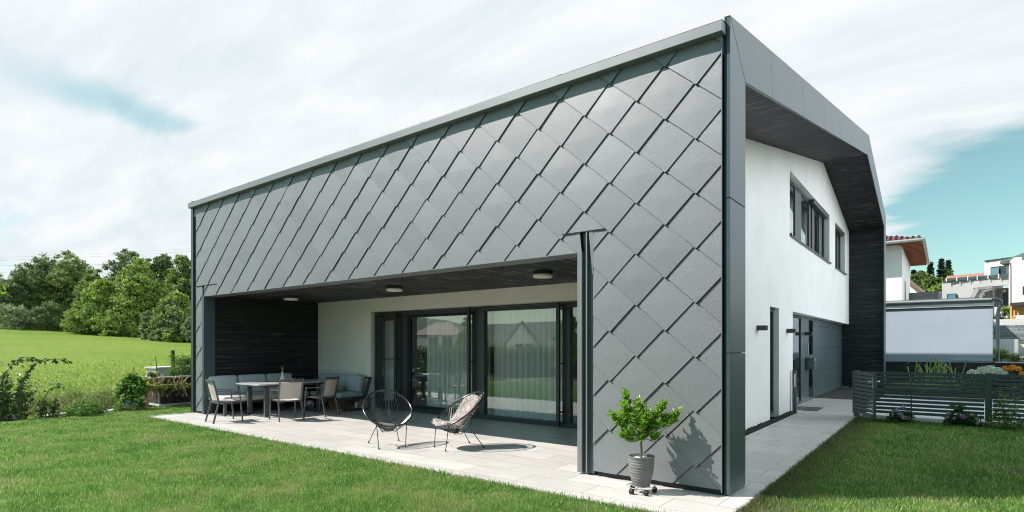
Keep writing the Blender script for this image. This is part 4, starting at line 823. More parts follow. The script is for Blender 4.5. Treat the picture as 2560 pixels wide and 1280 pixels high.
LM = {'dark': leafmat('leaf_dark', (.075, .12, .045), (.12, .175, .065), .35, .5, .3), 'mid': leafmat('leaf_mid', (.11, .17, .05), (.17, .235, .075), .35, .5, .35), 'light': leafmat('leaf_light', (.155, .23, .052), (.22, .30, .08), .35, .5, .4),
      'grey': leafmat('leaf_grey', (.16, .21, .115), (.24, .30, .17), .35, .45, .3), 'fir': leafmat('leaf_fir', (.020, .045, .028), (.032, .065, .036), .5, .4, .1)}
def tree(p, h, w, label, kind, cat='tree', name='broadleaf_tree', seed=1, n=9000, leaf=.34, base=.06, grp=None, low=0.12):
    r = random.Random(seed); t = thing(name, label, cat, p, 0, grp); H = h
    b = MB(); b.tube([(0, 0, -.6), (r.uniform(-.1, .1), 0, H * .25), (r.uniform(-.4, .4), r.uniform(-.3, .3), H * .55)], [H * .028, H * .022, H * .012], 8)
    blobs = []
    for i in range(15):
        a = r.uniform(0, 6.28); k = r.random(); zz = H * (low + (.80 - low) * k); rad = w * .5 * (.75 - .42 * max(0, k - .35) / .65) * r.uniform(.35, 1.0); R = w * r.uniform(.17, .27) * (1 - .25 * k)
        blobs.append((rad * math.cos(a), rad * math.sin(a), zz, R)); b.tube([(0, 0, H * .2), (rad * .4 * math.cos(a), rad * .4 * math.sin(a), (H * .2 + zz) / 2), (rad * math.cos(a), rad * math.sin(a), zz)], [H * .012, H * .008, H * .003], 5)
    blobs += [(0, 0, H * .30, w * .36), (0, 0, H * .5, w * .34), (w * .15, 0, H * .62, w * .24), (-w * .15, 0, H * .62, w * .24), (0, 0, H * .74, w * .24), (r.uniform(-.1, .1) * w, 0, H * .86, w * .15)]
    b.build('trunk', M_trunk, t, smooth=True); b = MB(); crown(b, blobs, n, leaf, seed); b.build('crown', LM[kind], t); return t
def ground_at(u, F):
    p = at(u, HY, F); return Vector((p.x, p.y, terr(p.x, p.y) - .15))
def tree_px(u, vtop, F, wpx, label, kind, **k):
    g_ = ground_at(u, F); h = at(u, vtop, F).z - g_.z; return tree(g_, h / .97, wpx / FX * F, label, kind, **k)
G1 = 'trees and tall bushes beyond the meadow'
for (u, vt, F, w, kd, lb, s) in (
    (-20, 690, 74, 130, 'grey', 'grey-green low tree at the left end of the meadow tree line', 3),
    (62, 668, 76, 130, 'dark', 'dark dull-green tree rising behind the low grey-green one at the far left', 4),
    (110, 632, 80, 120, 'dark', 'tall dark tree with its top left of the highest left crown', 5),
    (175, 622, 78, 120, 'mid', 'tall broad grey-green tree, highest of the left half of the tree line', 6),
    (235, 668, 72, 90, 'mid', 'medium olive tree in the dip between the two high groups', 7),
    (255, 700, 66, 110, 'light', 'yellow-green bushy tree in front of the dip of the tree line', 18),
    (318, 618, 76, 130, 'dark', 'high dark crown, tallest in the middle of the tree line', 8),
    (345, 640, 66, 130, 'light', 'big bright yellow-green tree in front of the tree line', 9),
    (405, 624, 74, 90, 'dark', 'dark loose-topped tree right of the bright green one', 10),
    (455, 632, 70, 110, 'mid', 'tree with a feathery top beside the house edge', 11),
    (520, 640, 70, 120, 'mid', 'tree half hidden behind the left edge of the house', 16),
    (440, 730, 60, 100, 'light', 'lower bright green bush beside the house edge', 12)):
    tree_px(u, vt, F, w * 1.25, lb, kd, seed=s, n=30000, leaf=.27, grp=G1, low=.08)
for (u, vt, F, w, kd, lb, s) in ((372, 774, 60, 56, 'grey', 'small round vine-covered bush at the meadow edge', 13), (402, 768, 59, 70, 'grey', 'middle one of the pale vine-covered bushes', 14), (428, 742, 59, 90, 'grey', 'tallest pale vine-covered bush at the meadow edge', 15), (478, 790, 58, 60, 'grey', 'pale low bush cut by the house edge', 17),
    (30, 770, 66, 130, 'grey', 'low grey-green bush at the foot of the far left trees', 31), (120, 760, 68, 120, 'dark', 'dark low bush under the tall left trees', 32), (205, 765, 66, 110, 'light', 'low yellowish bush under the left trees', 33), (290, 770, 64, 110, 'light', 'low bright bush under the bright green tree', 34)):
    tree_px(u, vt, F, w, lb, kd, seed=s, n=9000, leaf=.2, name='bush', cat='bush', grp='bushes along the meadow edge', low=.05)
# overhead cables far behind the meadow
M_cable = mat('cable', (.25, .27, .28), .6)
for k, (v0, v1, l) in enumerate(((641, 604, 'topmost thin overhead cable above the tree line'), (649, 611, 'middle thin overhead cable above the tree line'), (657, 640, 'thin overhead cable at the far left, lower than the others'), (671, 668, 'lowest thin overhead cable at the far left'))):
    b = MB(); a, c = at(-160, v0 + 8, 150), at(1180, v1 + (v1 - v0) * .97, 150); b.tube([a.lerp(c, q) - Vector((0, 0, 1.2 * math.sin(math.pi * q))) for q in np.linspace(0, 1, 9)], .02, 5)
    tag(b.build('overhead_cable', M_cable), l, 'cable', 'overhead cables')
# ================================================================ garden on the left
M_wood = mat('dark_planks', (.045, .038, .040), .8, var=.3, vscale=5, bump=.5, bscale=30, stretch=(6, 6, .6)); M_pine = mat('pine_wood', (.42, .26, .14), .7, var=.15, vscale=8); M_cop = mat('pale_coping', (.55, .54, .52), .6, var=.06, vscale=6)
M_galv = mat('galvanised_sheet', (.50, .52, .50), .5, metal=.2, var=.12, vscale=3)
t = thing('raised_bed', 'raised garden bed of dark upright boards with pale coping, overgrown with wilting vines', 'raised bed', (-15.0, .15, -.06))
b = MB()
for i in range(26): y = i * .115; b.box(-.03, 0, y + .003, y + .110, .10, .80)
for i in range(9): x = -.03 - i * .115; b.box(x - .110, x - .003, -.0, .03, .10, .80)
b.build('planks', M_wood, t); b = MB(); b.box(-1.1, .06, -.05, .06, .80, .84); b.box(-.06, .06, .06, 3, .80, .84); b.build('coping', M_cop, t); b = MB(); b.box(-1.1, .05, -.04, .04, .05, .10); b.box(-.03, .05, .04, 3, .05, .10); b.build('base_rail', M_cop, t)
b = MB(); b.box(-1.0, -.03, .03, 3, .05, .74); b.build('soil', M_soil, t)
t = thing('cold_frame', 'pale metal box with a lid edge standing behind the dark raised bed', 'box', (-16.15, .50, -.06))
b = MB(); b.box(-.75, 0, 0, 2.6, 0, 1.02); b.build('side_panel', M_galv, t); b = MB(); b.box(-.79, .04, -.04, 2.65, 1.02, 1.06); b.build('lid_edge', M_cop, t)
t = thing('wooden_post', 'short light wooden post at the corner of the vine-covered bed', 'post', (-14.62, -.30, -.06)); b = MB(); b.box(-.035, .035, -.035, .035, 0, .62); b.build('pine_stake', M_pine, t)
for (u, v0, v1, F, lb, w) in ((334, 918, 975, 15.4, 'upright light stake in the bush left of the raised bed', .035), (392, 892, 945, 15.6, 'thin bent dark stick rising out of the raised bed', .02), (432, 876, 945, 16.6, 'weathered thick stake among the tomato plants', .10)):
    a, c = at(u, v1, F), at(u - (3 if w == .02 else 0), v0, F); b = MB(); b.tube([a, (a + c) / 2 + Vector((.02, 0, 0)), c], w / 2, 7); tag(b.build('plant_stake', M_pine if w == .035 else M_trunk), lb, 'stake')
# leafy plants
def plantlet(name, label, cat, p, blobs, n, leaf, asp, m, stems=6, seed=1, grp=None, stem_m=None, droop=0.0, extra=None):
    r = np.random.default_rng(seed); t = thing(name, label, cat, p, 0, grp); b = MB(); rr = random.Random(seed)
    for (x, y, z, R) in blobs: b.tube([(x * .2, y * .2, 0), (x * .6, y * .6, z * .55), (x, y, z)], [.010, .007, .003], 5)
    b.build('stems', stem_m or M_trunk, t, smooth=True); P = []; 
    w = np.array([q[3] ** 2 for q in blobs]); cnt = (n * w / w.sum()).astype(int); Nn = []
    for (x, y, z, R), c in zip(blobs, cnt):
        o = r.normal(size=(c, 3)); o /= np.linalg.norm(o, axis=1, keepdims=True); rad = r.random((c, 1)) ** .5; P.append(o * rad * R + [x, y, z]); Nn.append(o * .6 + [0, 0, .8])
    P = np.concatenate(P); P[:, 2] = np.maximum(P[:, 2], .02); Nn = np.concatenate(Nn) + r.normal(size=P.shape) * .35; D = r.normal(size=P.shape) * [1, 1, .45] + [0, 0, -.15 - droop]
    sz = leaf * r.uniform(.6, 1.25, len(P)); b = MB(); b.leaves(P, D, Nn, sz, sz * asp, .12); b.build('foliage', m, t)
    if extra: extra(t)
    return t
LB = leafmat('bramble_leaf', (.035, .085, .022), (.06, .12, .03), 5, .5, .3, .35, .5); LP = leafmat('parsley_leaf', (.075, .18, .03), (.13, .26, .05), 5, .5, .35); LV = leafmat('vine_leaf', (.13, .20, .045), (.26, .27, .11), 3.5, .45, .35); LD = leafmat('dry_leaf', (.26, .19, .12), (.17, .12, .07), 6, .4, .2); LT = leafmat('tomato_leaf', (.07, .16, .03), (.12, .23, .045), 5, .5, .4)
def bp(u, v, F, r=.2, dz=0):
    p = at(u, v, F); return (p.x, p.y, p.z, r)
def rel(lst, o): return [(x - o[0], y - o[1], z - o[2], r) for x, y, z, r in lst]
# raspberry canes at the far left: long arching shoots
o = ground_at(25, 12.6); o.z = -.06
cane = thing('raspberry_bush', 'dark-leaved berry bush with long arching canes at the left edge of the lawn', 'shrub', o)
b = MB(); P = []; D = []
def shoot(pts, F, dens=11, sp=.06, sz=1):
    q = [at(u, v, F) - o for u, v in pts]; b.tube(q, [.008] * (len(q) - 1) + [.003], 6)
    for a, c in zip(q[:-1], q[1:]):
        for k in range(int((c - a).length * dens * 3.2)): P.append(a.lerp(c, random.random()) + Vector(rdir(1)[0]) * sp * random.random()); D.append(Vector(rdir(1)[0]) + Vector((0, 0, -.7)))
random.seed(4)
shoot([(28, 1058), (40, 985), (60, 950), (80, 915), (105, 900), (140, 897), (170, 903)], 12.5, 13, .07)
shoot([(10, 1056), (-5, 990), (10, 935), (35, 905), (60, 893), (88, 893)], 12.5, 13, .07); shoot([(10, 1056), (0, 985), (-15, 930), (0, 905)], 12.8)
for i in range(24):
    u0 = random.uniform(-60, 60); u1 = u0 + random.uniform(-12, 30); vt = random.uniform(915, 985); shoot([(u0, 1058), (u0 + 4, 1010), (u1, vt)], random.uniform(12.2, 13.2), 15, .11)
shoot([(95, 1055), (105, 1005), (125, 972), (150, 963), (160, 960)], 12.9, 13, .09)
for i in range(7): u0 = random.uniform(88, 135); shoot([(u0, 1052), (u0 + 6, 1030), (u0 + 10, random.uniform(990, 1015))], 12.9, 16, .10)
b.build('canes', M_trunk, cane, smooth=True); b = MB(); P = np.array(P); D = np.array(D); b.leaves(P, D, rdir(len(P)) * .6 + [0, 0, .9], rng.uniform(.07, .13, len(P)), rng.uniform(.05, .095, len(P)), .15); b.build('foliage', LB, cane)
o = ground_at(205, 13.2); o.z = -.06
plantlet('herb_bush', 'low bright green parsley-like bush at the lawn edge', 'shrub', o, rel([bp(u, v, F, r) for u, v, F, r in ((170, 1035, 13, .16), (185, 1022, 13.2, .18), (205, 1012, 13.4, .2), (222, 1018, 13.3, .18), (240, 1022, 13.4, .17), (255, 1028, 13.4, .13), (205, 1032, 13, .2), (230, 1034, 13.1, .16))], o), 3000, .05, .6, LP, seed=3)
o = ground_at(315, 14.2); o.z = -.06
plantlet('bean_bush', 'leafy climbing bush left of the raised bed', 'shrub', o, rel([bp(u, v, F, r) for u, v, F, r in ((318, 950, 14.5, .15), (335, 945, 14.6, .16), (345, 958, 14.6, .16), (310, 968, 14.4, .2), (330, 975, 14.4, .22), (352, 975, 14.5, .18), (302, 985, 14.3, .14), (320, 1000, 14.2, .2), (340, 1003, 14.2, .18), (350, 1015, 14.2, .12), (300, 1018, 14.1, .12))], o), 2300, .085, .75, LP, seed=4)
o = ground_at(318, 13.9); o.z = -.06
plantlet('flower_patch', 'small low plant with tiny blue flowers at the lawn edge', 'flower', o, rel([bp(u, v, 14, r) for u, v, r in ((300, 1022, .1), (318, 1016, .12), (335, 1018, .12), (285, 1028, .08))], o), 1100, .035, .4, LM['grey'], seed=5, extra=lambda t: MB().leaves(np.array([[x, y, .26] for x, y in rng.uniform(-.10, .12, (16, 2))]) + rng.uniform(0, .06, (16, 1)) * [0, 0, 1], rdir(16), rdir(16), .035, .03).build('blossom', mat('blue_petal', (.06, .12, .5), .6), t))
o = Vector((-14.9, .6, .55))
plantlet('squash_vine', 'wilting squash vine with pale and brown leaves hanging over the dark raised bed', 'vine', o, rel([bp(u, v, F, r) for u, v, F, r in ((378, 935, 15.3, .14), (395, 938, 15.5, .12), (372, 950, 15.1, .10), (380, 985, 14.9, .14), (395, 975, 14.9, .14), (410, 990, 14.9, .14), (425, 985, 15, .12), (400, 1000, 14.8, .12), (440, 980, 15.1, .12), (455, 960, 15.2, .10), (462, 985, 15.2, .14), (470, 965, 15.3, .12), (415, 970, 15.0, .08), (475, 998, 15.2, .08), (372, 1005, 14.8, .10))], o), 520, .13, .85, LV, seed=6, droop=.3,
    extra=lambda t: [MB().leaves(np.array([(at(random.uniform(374, 470), random.uniform(940, 985), random.uniform(14.9, 15.2)) - o) for _ in range(150)]), rng.normal(size=(150, 3)) * .4 + [0, 0, -1], rdir(150), .11, .05, .3).build('dry_leaves', LD, t),
                     (lambda m_: [m_.tube([at(a, 938 + random.uniform(-3, 4), 15.3) - o, at(a + random.uniform(-18, -4), 955, 15.0) - o, at(a + random.uniform(-25, 5), random.uniform(970, 1005), 14.95) - o], .011, 5) for a in (395, 405, 412, 440, 452, 470, 476)] and m_.build('vine_stems', mat('vine_stem', (.38, .34, .20), .8), t))(MB())])
o = Vector((-15.6, 1.2, .7))
plantlet('tomato_plant', 'bushy bright green tomato plant in the raised bed beside the house edge', 'plant', o, rel([bp(u, v, F, r) for u, v, F, r in ((432, 892, 16.3, .12), (442, 905, 16.3, .2), (455, 900, 16.2, .2), (468, 905, 16.2, .22), (478, 900, 16.3, .2), (440, 925, 16.2, .2), (455, 925, 16.1, .22), (470, 925, 16.1, .22), (428, 932, 16.1, .14), (425, 890, 16.3, .06))], o), 3600, .05, .45, LT, seed=7)
# flat edging stones
for (u, F, l, lb) in ((20, 12.75, .45, 'flat pale edging stone under the berry bush'), (150, 13.35, .6, 'flat pale edging stone between berry bush and herb bush'), (283, 14.15, .45, 'flat pale edging stone in front of the weeds')):
    p = at(u, HY, F); b = MB(); b.box(-.13, .13, -l / 2, l / 2, 0, .05); q = b.build('edging_stone', M_cop, loc=(p.x, p.y, -.03), bevel=.012); q.rotation_euler = (0, 0, .2); tag(q, lb, 'stone')
# low mixed undergrowth of the border
for k, (u, F, kd, lb) in enumerate(((75, 14.8, 'light', 'reddish-yellow sorrel weeds behind the berry bush'), (130, 15.5, 'mid', 'yellowish weeds behind the small berry shoot'), (265, 15.2, 'mid', 'tall green weeds right of the herb bush'))):
    o = ground_at(u, F); o.z = -.15
    plantlet('weed_clump', lb, 'weed', o, [(random.uniform(-.7, .7), random.uniform(-.7, .7), random.uniform(.2, .62), .25) for _ in range(9)], 1500, .07, .25, LM[kd], seed=40 + k, grp='weeds between lawn and meadow')
# twig reaching in from the left near the camera
o = at(-120, 745, 3.2); tw = thing('tree_branch', 'bright green pointed leaves of a branch reaching in at the left edge', 'branch', o); b = MB(); e = at(12, 706, 2.8) - o; e2 = at(5, 730, 2.9) - o; b.tube([(0, 0, 0), e * .5, e], [.011, .006, .002], 6); b.tube([e * .4, e2], .0025, 5); b.build('twig', M_trunk, tw, smooth=True)
P = []; D = []
for _ in range(46):
    k = random.uniform(.55, 1.0); s0 = (e if random.random() < .6 else e2) * k; P.append(s0); D.append(Vector((float(XA[0]), float(YA[0]), 0)) * random.uniform(.3, 1) + Vector((0, 0, random.uniform(-.6, .2))) + Vector(rdir(1)[0]) * .5)
b = MB(); b.leaves(np.array(P), np.array(D), rdir(46) * .4 + [0, 0, 1], rng.uniform(.037, .068, 46), rng.uniform(.012, .018, 46), .1); b.build('foliage', leafmat('maple_leaf', (.22, .36, .04), (.15, .28, .03), 9, .3, .45), tw)
# ================================================================ fence and gate on the right
M_fence = mat('fence_paint', (.055, .080, .084), .42, spec=.5, bump=.02, bscale=100)
FY = 8.93
f = thing('slat_fence', 'dark grey-green fence of horizontal metal slats with a wide post', 'fence', (.25, FY, 0))
def slats(b, x0, x1, y=0): 
    for i in range(11): z = .105 + i * .0865; b.box(x0, x1, y, y + .022, z, z + .061)
for (a, c) in ((0, .98), (.98, 2.215), (2.33, 4.2), (4.3, 6.4)):
    b = MB(); slats(b, a + .01, c - .01); b.build('slats', M_fence, f)
for x in (.98,): b = MB(); b.box(x - .012, x + .012, -.012, .034, .09, 1.03); b.build('divider', M_fence, f)
for x in (-.05, 2.272, 4.25, 6.45): b = MB(); w_ = .055; b.box(x - w_, x + w_, -.035, .055, -.05, 1.055); b.build('post', M_fence, f, bevel=.004)
g_ = thing('garden_gate', 'open garden gate of dark horizontal slats with a steel knob plate, swung towards the lawn', 'gate', (.16, 8.80, 0))
dv = Vector((.50, -.97, 0)).normalized(); W_ = 1.06
g_.rotation_euler = (0, 0, math.atan2(dv.y, dv.x))
b = MB()
for i in range(11): z = .105 + i * .0865; b.box(.0, W_ - .02, -.011, .011, z, z + .061)
b.build('slats', M_fence, g_); b = MB(); b.box(W_ - .05, W_, -.025, .025, .07, 1.045); b.build('end_post', M_fence, g_, bevel=.003); b = MB(); b.box(-.02, .03, -.02, .02, .09, 1.04); b.build('hinge_post', M_fence, g_)
lk = MB().box(W_ - .045, W_ - .005, -.032, -.026, .72, .95).box(W_ - .045, W_ - .005, .026, .032, .72, .95).build('lock_plate', M_steel, g_); b = MB()
for s in (-1, 1): b.tube([(W_ - .03, s * .03, .86), (W_ - .03, s * .07, .86)], .009, 8); b.ball((W_ - .03, s * .09, .86), .023, 10)
b.build('knob', M_steel, lk, smooth=True)
t = thing('gate_post', 'slim dark striker post with a steel strip against the white wall', 'post', (-1.08, 8.86, 0)); b = MB(); b.box(-.045, .045, -.045, .045, 0, 1.03); b.build('post', M_fence, t, bevel=.003); b = MB(); b.box(.0, .03, -.052, -.046, .62, .94); b.build('strike_plate', M_steel, t)
# ================================================================ plants on the right
def blossom_balls(t, lst, m, s=.012, n=160, name='blossom'):
    for (x, y, z, R) in lst:
        P = rdir(n) * R * rng.uniform(.75, 1, (n, 1)) * [1, 1, .75] + [x, y, z]; b = MB(); b.leaves(P, rdir(n), (P - [x, y, z]) + rdir(n) * .01, s * 1.6, s * 1.5, .2); b.build(name, m, t)
LH = leafmat('hydrangea_leaf', (.055, .115, .030), (.035, .08, .024), 6, .45, .25, .4, .4); LS = leafmat('shrub_leaf', (.10, .18, .035), (.17, .26, .06), 6, .45, .35)
Mlil = mat('lilac_petal', (.42, .40, .62), .7, island=.2); Mpk = mat('dusty_petal', (.55, .45, .47), .7, island=.2); Mpu = mat('purple_petal', (.48, .20, .55), .7, island=.2); Mwh = mat('cream_petal', (.66, .72, .56), .8, island=.12); Mor = mat('orange_petal', (.75, .32, .02), .6, island=.3)
o = at(2252, HY, 11.9); o.z = -.05
plantlet('hydrangea', 'small hydrangea with faded lilac flower heads before the fence near the gate', 'flower bush', o, [(0, 0, .18, .15), (-.14, .02, .16, .11), (.14, .0, .15, .12), (.05, -.08, .10, .12), (-.06, .0, .28, .08), (.12, -.05, .25, .07)], 520, .085, .55, LH, seed=11,
    extra=lambda t: (blossom_balls(t, [(-.06, -.10, .31, .045), (.0, -.12, .24, .04)], Mlil), blossom_balls(t, [(.04, -.02, .38, .045), (.06, -.14, .17, .05), (.13, -.10, .16, .04), (-.14, -.08, .28, .03)], Mpk)))
o = at(2402, HY, 11.5); o.z = -.05
plantlet('hydrangea', 'larger hydrangea with one purple flower head before the fence', 'flower bush', o, [(0, 0, .22, .2), (-.18, .02, .16, .14), (.2, .0, .15, .15), (.05, -.1, .10, .16), (-.02, .0, .38, .12), (.22, -.05, .08, .12), (-.08, -.1, .1, .14)], 760, .10, .55, LH, seed=12,
    extra=lambda t: (blossom_balls(t, [(.03, -.20, .24, .055)], Mpu), blossom_balls(t, [(-.20, -.08, .28, .035), (-.22, -.06, .20, .035), (.25, -.1, .2, .04), (.17, -.1, .28, .03), (.25, -.12, .12, .035), (-.1, -.16, .2, .03)], Mpk)))
o = at(2520, HY, 11.0); o.z = -.05
plantlet('leafy_shrub', 'light green narrow-leaved shrub in front of the fence at the right edge', 'shrub', o, [(-.1, 0, .55, .10), (-.08, .02, .68, .07), (-.12, 0, .40, .14), (.12, 0, .62, .07), (.10, 0, .45, .10), (-.25, -.08, .14, .13), (-.1, -.15, .15, .14), (.08, -.15, .13, .14), (.2, -.1, .18, .13), (0, 0, .3, .15), (.3, 0, .3, .1), (-.2, 0, .28, .1), (.35, -.1, .1, .12)], 1500, .075, .28, LS, seed=13, stem_m=M_trunk)
for k, (u, F, lb) in enumerate(((2205, 12.0, 'dark low ground plant at the foot of the gate'), (2556, 11.3, 'dark low ground plant under the light green shrub'))):
    o = at(u, HY, F); o.z = -.05; plantlet('ground_plant', lb, 'plant', o, [(x, 0, .05, .09) for x in (-.25, -.1, .05, .2)], 300, .06, .6, LM['dark'], seed=50 + k)
# bed behind the fence
b = MB(); b.box(.3, 14, 16.0, 22.8, -.1, .18); tag(b.build('planting_soil', M_soil), kind='structure')
t = thing('sword_leaf_plant', 'tall clump of long arching sword-shaped leaves behind the fence', 'plant', at(2330, HY, 18.3).to_2d().to_3d() + Vector((0, 0, .18)))
P = []; b = MB(); o = t.location.copy()
for i in range(30):
    u0 = random.choice((2285, 2310, 2330, 2345, 2360, 2380, 2395)) + random.uniform(-10, 10); base = at(u0, 975, 18.3 + random.uniform(-.4, .4)) - o; base.z = 0; lean = Vector(rdir(1)[0]) * [.15, .45, .8][i % 3]; lean.z = 0; H_ = random.uniform(.75, 1.15)
    pts = [base, base + lean * .25 + Vector((0, 0, H_ * .5)), base + lean * .6 + Vector((0, 0, H_ * .9)), base + lean * 1.15 + Vector((0, 0, H_ * (1.05 - lean.length * .6)))]
    s_ = Vector((float(XA[0]), float(YA[0]), 0)); ws = (.012, .019, .016, .002); vs = []
    for p, w_ in zip(pts, ws): vs += [p - s_ * w_, p + s_ * w_]
    b.add(vs, [(0, 1, 3, 2), (2, 3, 5, 4), (4, 5, 7, 6)])
b.build('foliage', leafmat('sword_leaf', (.16, .27, .08), (.10, .19, .045), 4, .3, .35), t, smooth=True)
def bush_px(name, label, cat, u, vtop, F, wpx, n, leaf, asp, m, seed, zb=.18, extra=None, grp=None):
    F += 1.4 if F < 18 else 0
    o = at(u, HY, F); o.z = zb; H_ = at(u, vtop, F).z - zb; w_ = wpx / FX * F / 2
    rr = random.Random(seed); bl = [(rr.uniform(-.75, .75) * w_, rr.uniform(-.5, .5) * w_, rr.uniform(.2, .8) * H_, .28 * w_ + .05) for _ in range(12)]
    return plantlet(name, label, cat, o, bl, n, leaf, asp, m, seed=seed, extra=extra, grp=grp)
bush_px('white_hydrangea', 'hydrangea with one round pale green-white head, left one behind the fence', 'flower bush', 2438, 930, 15.6, 70, 900, .09, .6, LH, 60, extra=lambda t: blossom_balls(t, [(-.05, -.1, .62, .15), (.12, -.1, .58, .12)], Mwh, .02, 420))
bush_px('white_hydrangea', 'hydrangea with the biggest creamy white flower cluster behind the wide fence post', 'flower bush', 2476, 925, 14.9, 80, 900, .09, .6, LH, 61, extra=lambda t: blossom_balls(t, [(-.18, -.1, .74, .13), (-.02, -.14, .76, .16), (.16, -.1, .72, .14), (.28, -.1, .66, .10)], Mwh, .02, 420))
LBG = leafmat('bronze_leaf', (.030, .020, .018), (.05, .035, .02), 6, .5, .15)
bush_px('begonia', 'dark-leaved plant with a dome of orange flowers behind the fence', 'flower bush', 2530, 925, 14.6, 80, 700, .09, .6, LBG, 62, extra=lambda t: blossom_balls(t, [(-.12, -.1, .80, .09), (.0, -.1, .82, .10), (.12, -.1, .80, .08)], Mor, .024, 120))
bush_px('begonia', 'dark-leaved plant with orange flowers at the right picture edge', 'flower bush', 2572, 935, 14.2, 60, 500, .09, .6, LBG, 63, extra=lambda t: blossom_balls(t, [(-.12, -.1, .66, .08), (-.02, -.1, .62, .08)], Mor, .024, 120))
for k, (u, vt, F, w_, m_, lb) in enumerate(((2275, 962, 16.8, 90, 'mid', 'low green border plants behind the gate side of the fence'), (2330, 955, 16.4, 90, 'grey', 'pale green border plants under the sword-leaved clump'), (2395, 950, 16, 90, 'mid', 'feathery border plants right of the sword-leaved clump'), (2450, 958, 15.5, 80, 'light', 'lime green border plants behind the wide post'), (2545, 962, 14.8, 110, 'mid', 'green border plants under the orange flowers'))):
    bush_px('border_plant', lb, 'plant', u, vt, F, w_, 900, .075, .35, LM[m_], 70 + k, grp='border plants behind the fence')
# ================================================================ boarded garden wall, neighbouring garage
M_bw = boards('garden_wall_boards', 2, .10)
GY = 23.0
t = thing('garden_wall', 'low black boarded garden wall with pale coping behind the flower bed', 'wall', (3.0, 22.8, 0)); b = MB(); b.box(-4.4, 8, 0, .12, 0, .955); b.build('boarding', M_bw, t); b = MB(); b.box(.38, 8, -.04, .16, .955, 1.0); b.build('coping', M_cop, t)
M_gar = plaster('garage_plaster', (.40, .455, .535))
t = thing('neighbour_garage', 'pale blue-grey plastered garage with flat metal-edged roof behind the boarded wall', 'garage', (0, GY, 0))
b = MB(); b.box(-3, 3.30, 0, 6, .9, 3.21); b.build('wall', M_gar, t); M_gfl = mat('roof_edge', (.20, .22, .235), .5, metal=.3)
b = MB(); b.box(-3.02, 3.32, -.045, 6, 3.21, 3.32); b.build('fascia_band', M_white, t); b = MB(); b.box(-3.0, 3.32, -.015, -.001, 3.11, 3.21); b.build('eave_shadow_band', M_dark, t)  # dark band below the fascia stands in for the eave's shadow
b = MB(); b.box(-3.04, 3.30, -.06, 6.05, 3.32, 3.45); b.box(-3.04, 2.74, -.03, 6, 3.45, 3.56); rf = b.build('roof', M_gfl, t)
b = MB(); b.tube([(-3, -.12, 3.47), (3.26, -.12, 3.45)], .055, 10); gt = b.build('gutter', mat('zinc', (.36, .38, .39), .45, metal=.5), t, smooth=True)
b = MB(); b.tube([(3.26, -.12, 3.45), (3.42, -.11, 3.45), (3.54, -.08, 3.39), (3.54, -.05, 3.22), (3.48, -.03, 3.08), (3.45, -.02, 2.88), (3.45, -.02, .95)], .058, 12); b.build('downpipe', M_frame, t, smooth=True)
b = MB(); b.box(2.1, 3.3, -.05, -.001, 1.03, 1.07); b.build('base_flashing', M_cop, t)
# ================================================================ neighbouring houses
def poly3(b, *p, m=0): return b.quad(*p, m=m)
M_nw = plaster('neighbour_plaster', (.78, .765, .74)); M_rt = mat('red_roof_tile', (.135, .035, .045), .35, var=.25, vscale=3, bump=.5, bscale=14); M_raft = mat('rafter_wood', (.36, .11, .045), .6, var=.25, vscale=6, stretch=(1, 8, 1))
C = at(2305, 598, 28); ez = C.z
t = thing('neighbour_house', 'white house with dark red tiled roof and orange-brown rafters under the eaves', 'house', (C.x, C.y, 0))
b = MB(); b.box(-11, -.85, .85, 9.2, 1, ez - .05); b.build('wall', M_nw, t); b = MB()
hip = [(0, 0, ez + .1), (0, 10.1, ez + .1), (-12, 10.1, ez + .1), (-12, 0, ez + .1), (-5.0, 5.0, ez + 1.65), (-7, 5.0, ez + 1.65)]
b.add(hip, [(0, 1, 4), (1, 2, 5, 4), (2, 3, 5), (3, 0, 4, 5)]); b.build('roof', M_rt, t); b = MB()
for i in range(40):       # tile rolls along the eaves
    x = -.12 - i * .24; l_ = min(4.6, -x)
    for k in range(max(1, int(l_ / .35))): y = k * .35; b.tube([(x, y - .05, ez + .14 + .31 * y), (x, min(l_, y + .36), ez + .10 + .31 * min(l_, y + .36))], [.075, .055], 6)
b.build('roof_tiles', M_rt, t, smooth=True); b = MB(); b.add([(0, 0, ez), (0, 10.1, ez), (-.85, 10.1, ez + .0), (-.85, .85, ez), (-11, .85, ez), (-11, 0, ez)], [(0, 1, 2, 3), (0, 3, 4, 5)]); b.build('eave_boards', M_raft, t)
for i in range(22): y = .25 + i * .45; b = MB(); b.box(-.9, -.02, y, y + .12, ez - .16, ez - .004); b.build('rafter', M_raft, t)
b = MB(); b.tube([(.07, -.1, ez - .02), (.07, 10.2, ez - .02)], .085, 8); b.tube([(.07, -.07, ez - .02), (-11, -.07, ez - .02)], .085, 8); b.build('gutter', mat('zinc_gutter', (.45, .47, .46), .35, metal=.6), t, smooth=True)
b = MB(); b.box(-.86, -.845, 3.0, 4.2, 3.2, 5.2); b.build('window', M_dark, t)
def wall_px(b, u0, F0, u1, F1, v0, v1, th=.3, zb=None, m=0):
    """upright wall between two real points of the neighbourhood; heights taken at its left end"""
    p, q = at(u0, v0, F0), at(u1, v0, F1); z1 = p.z; z0 = at(u0, v1, F0).z if zb is None else zb; d = (q - p); d.z = 0; nrm = Vector((-d.y, d.x, 0)).normalized() * th
    vs = [(p.x, p.y, z0), (q.x, q.y, z0), (q.x + nrm.x, q.y + nrm.y, z0), (p.x + nrm.x, p.y + nrm.y, z0)]; vs += [(x, y, z1) for x, y, z in vs]
    return b.add(vs, [(0, 3, 2, 1), (4, 5, 6, 7), (0, 1, 5, 4), (1, 2, 6, 5), (2, 3, 7, 6), (3, 0, 4, 7)], m)
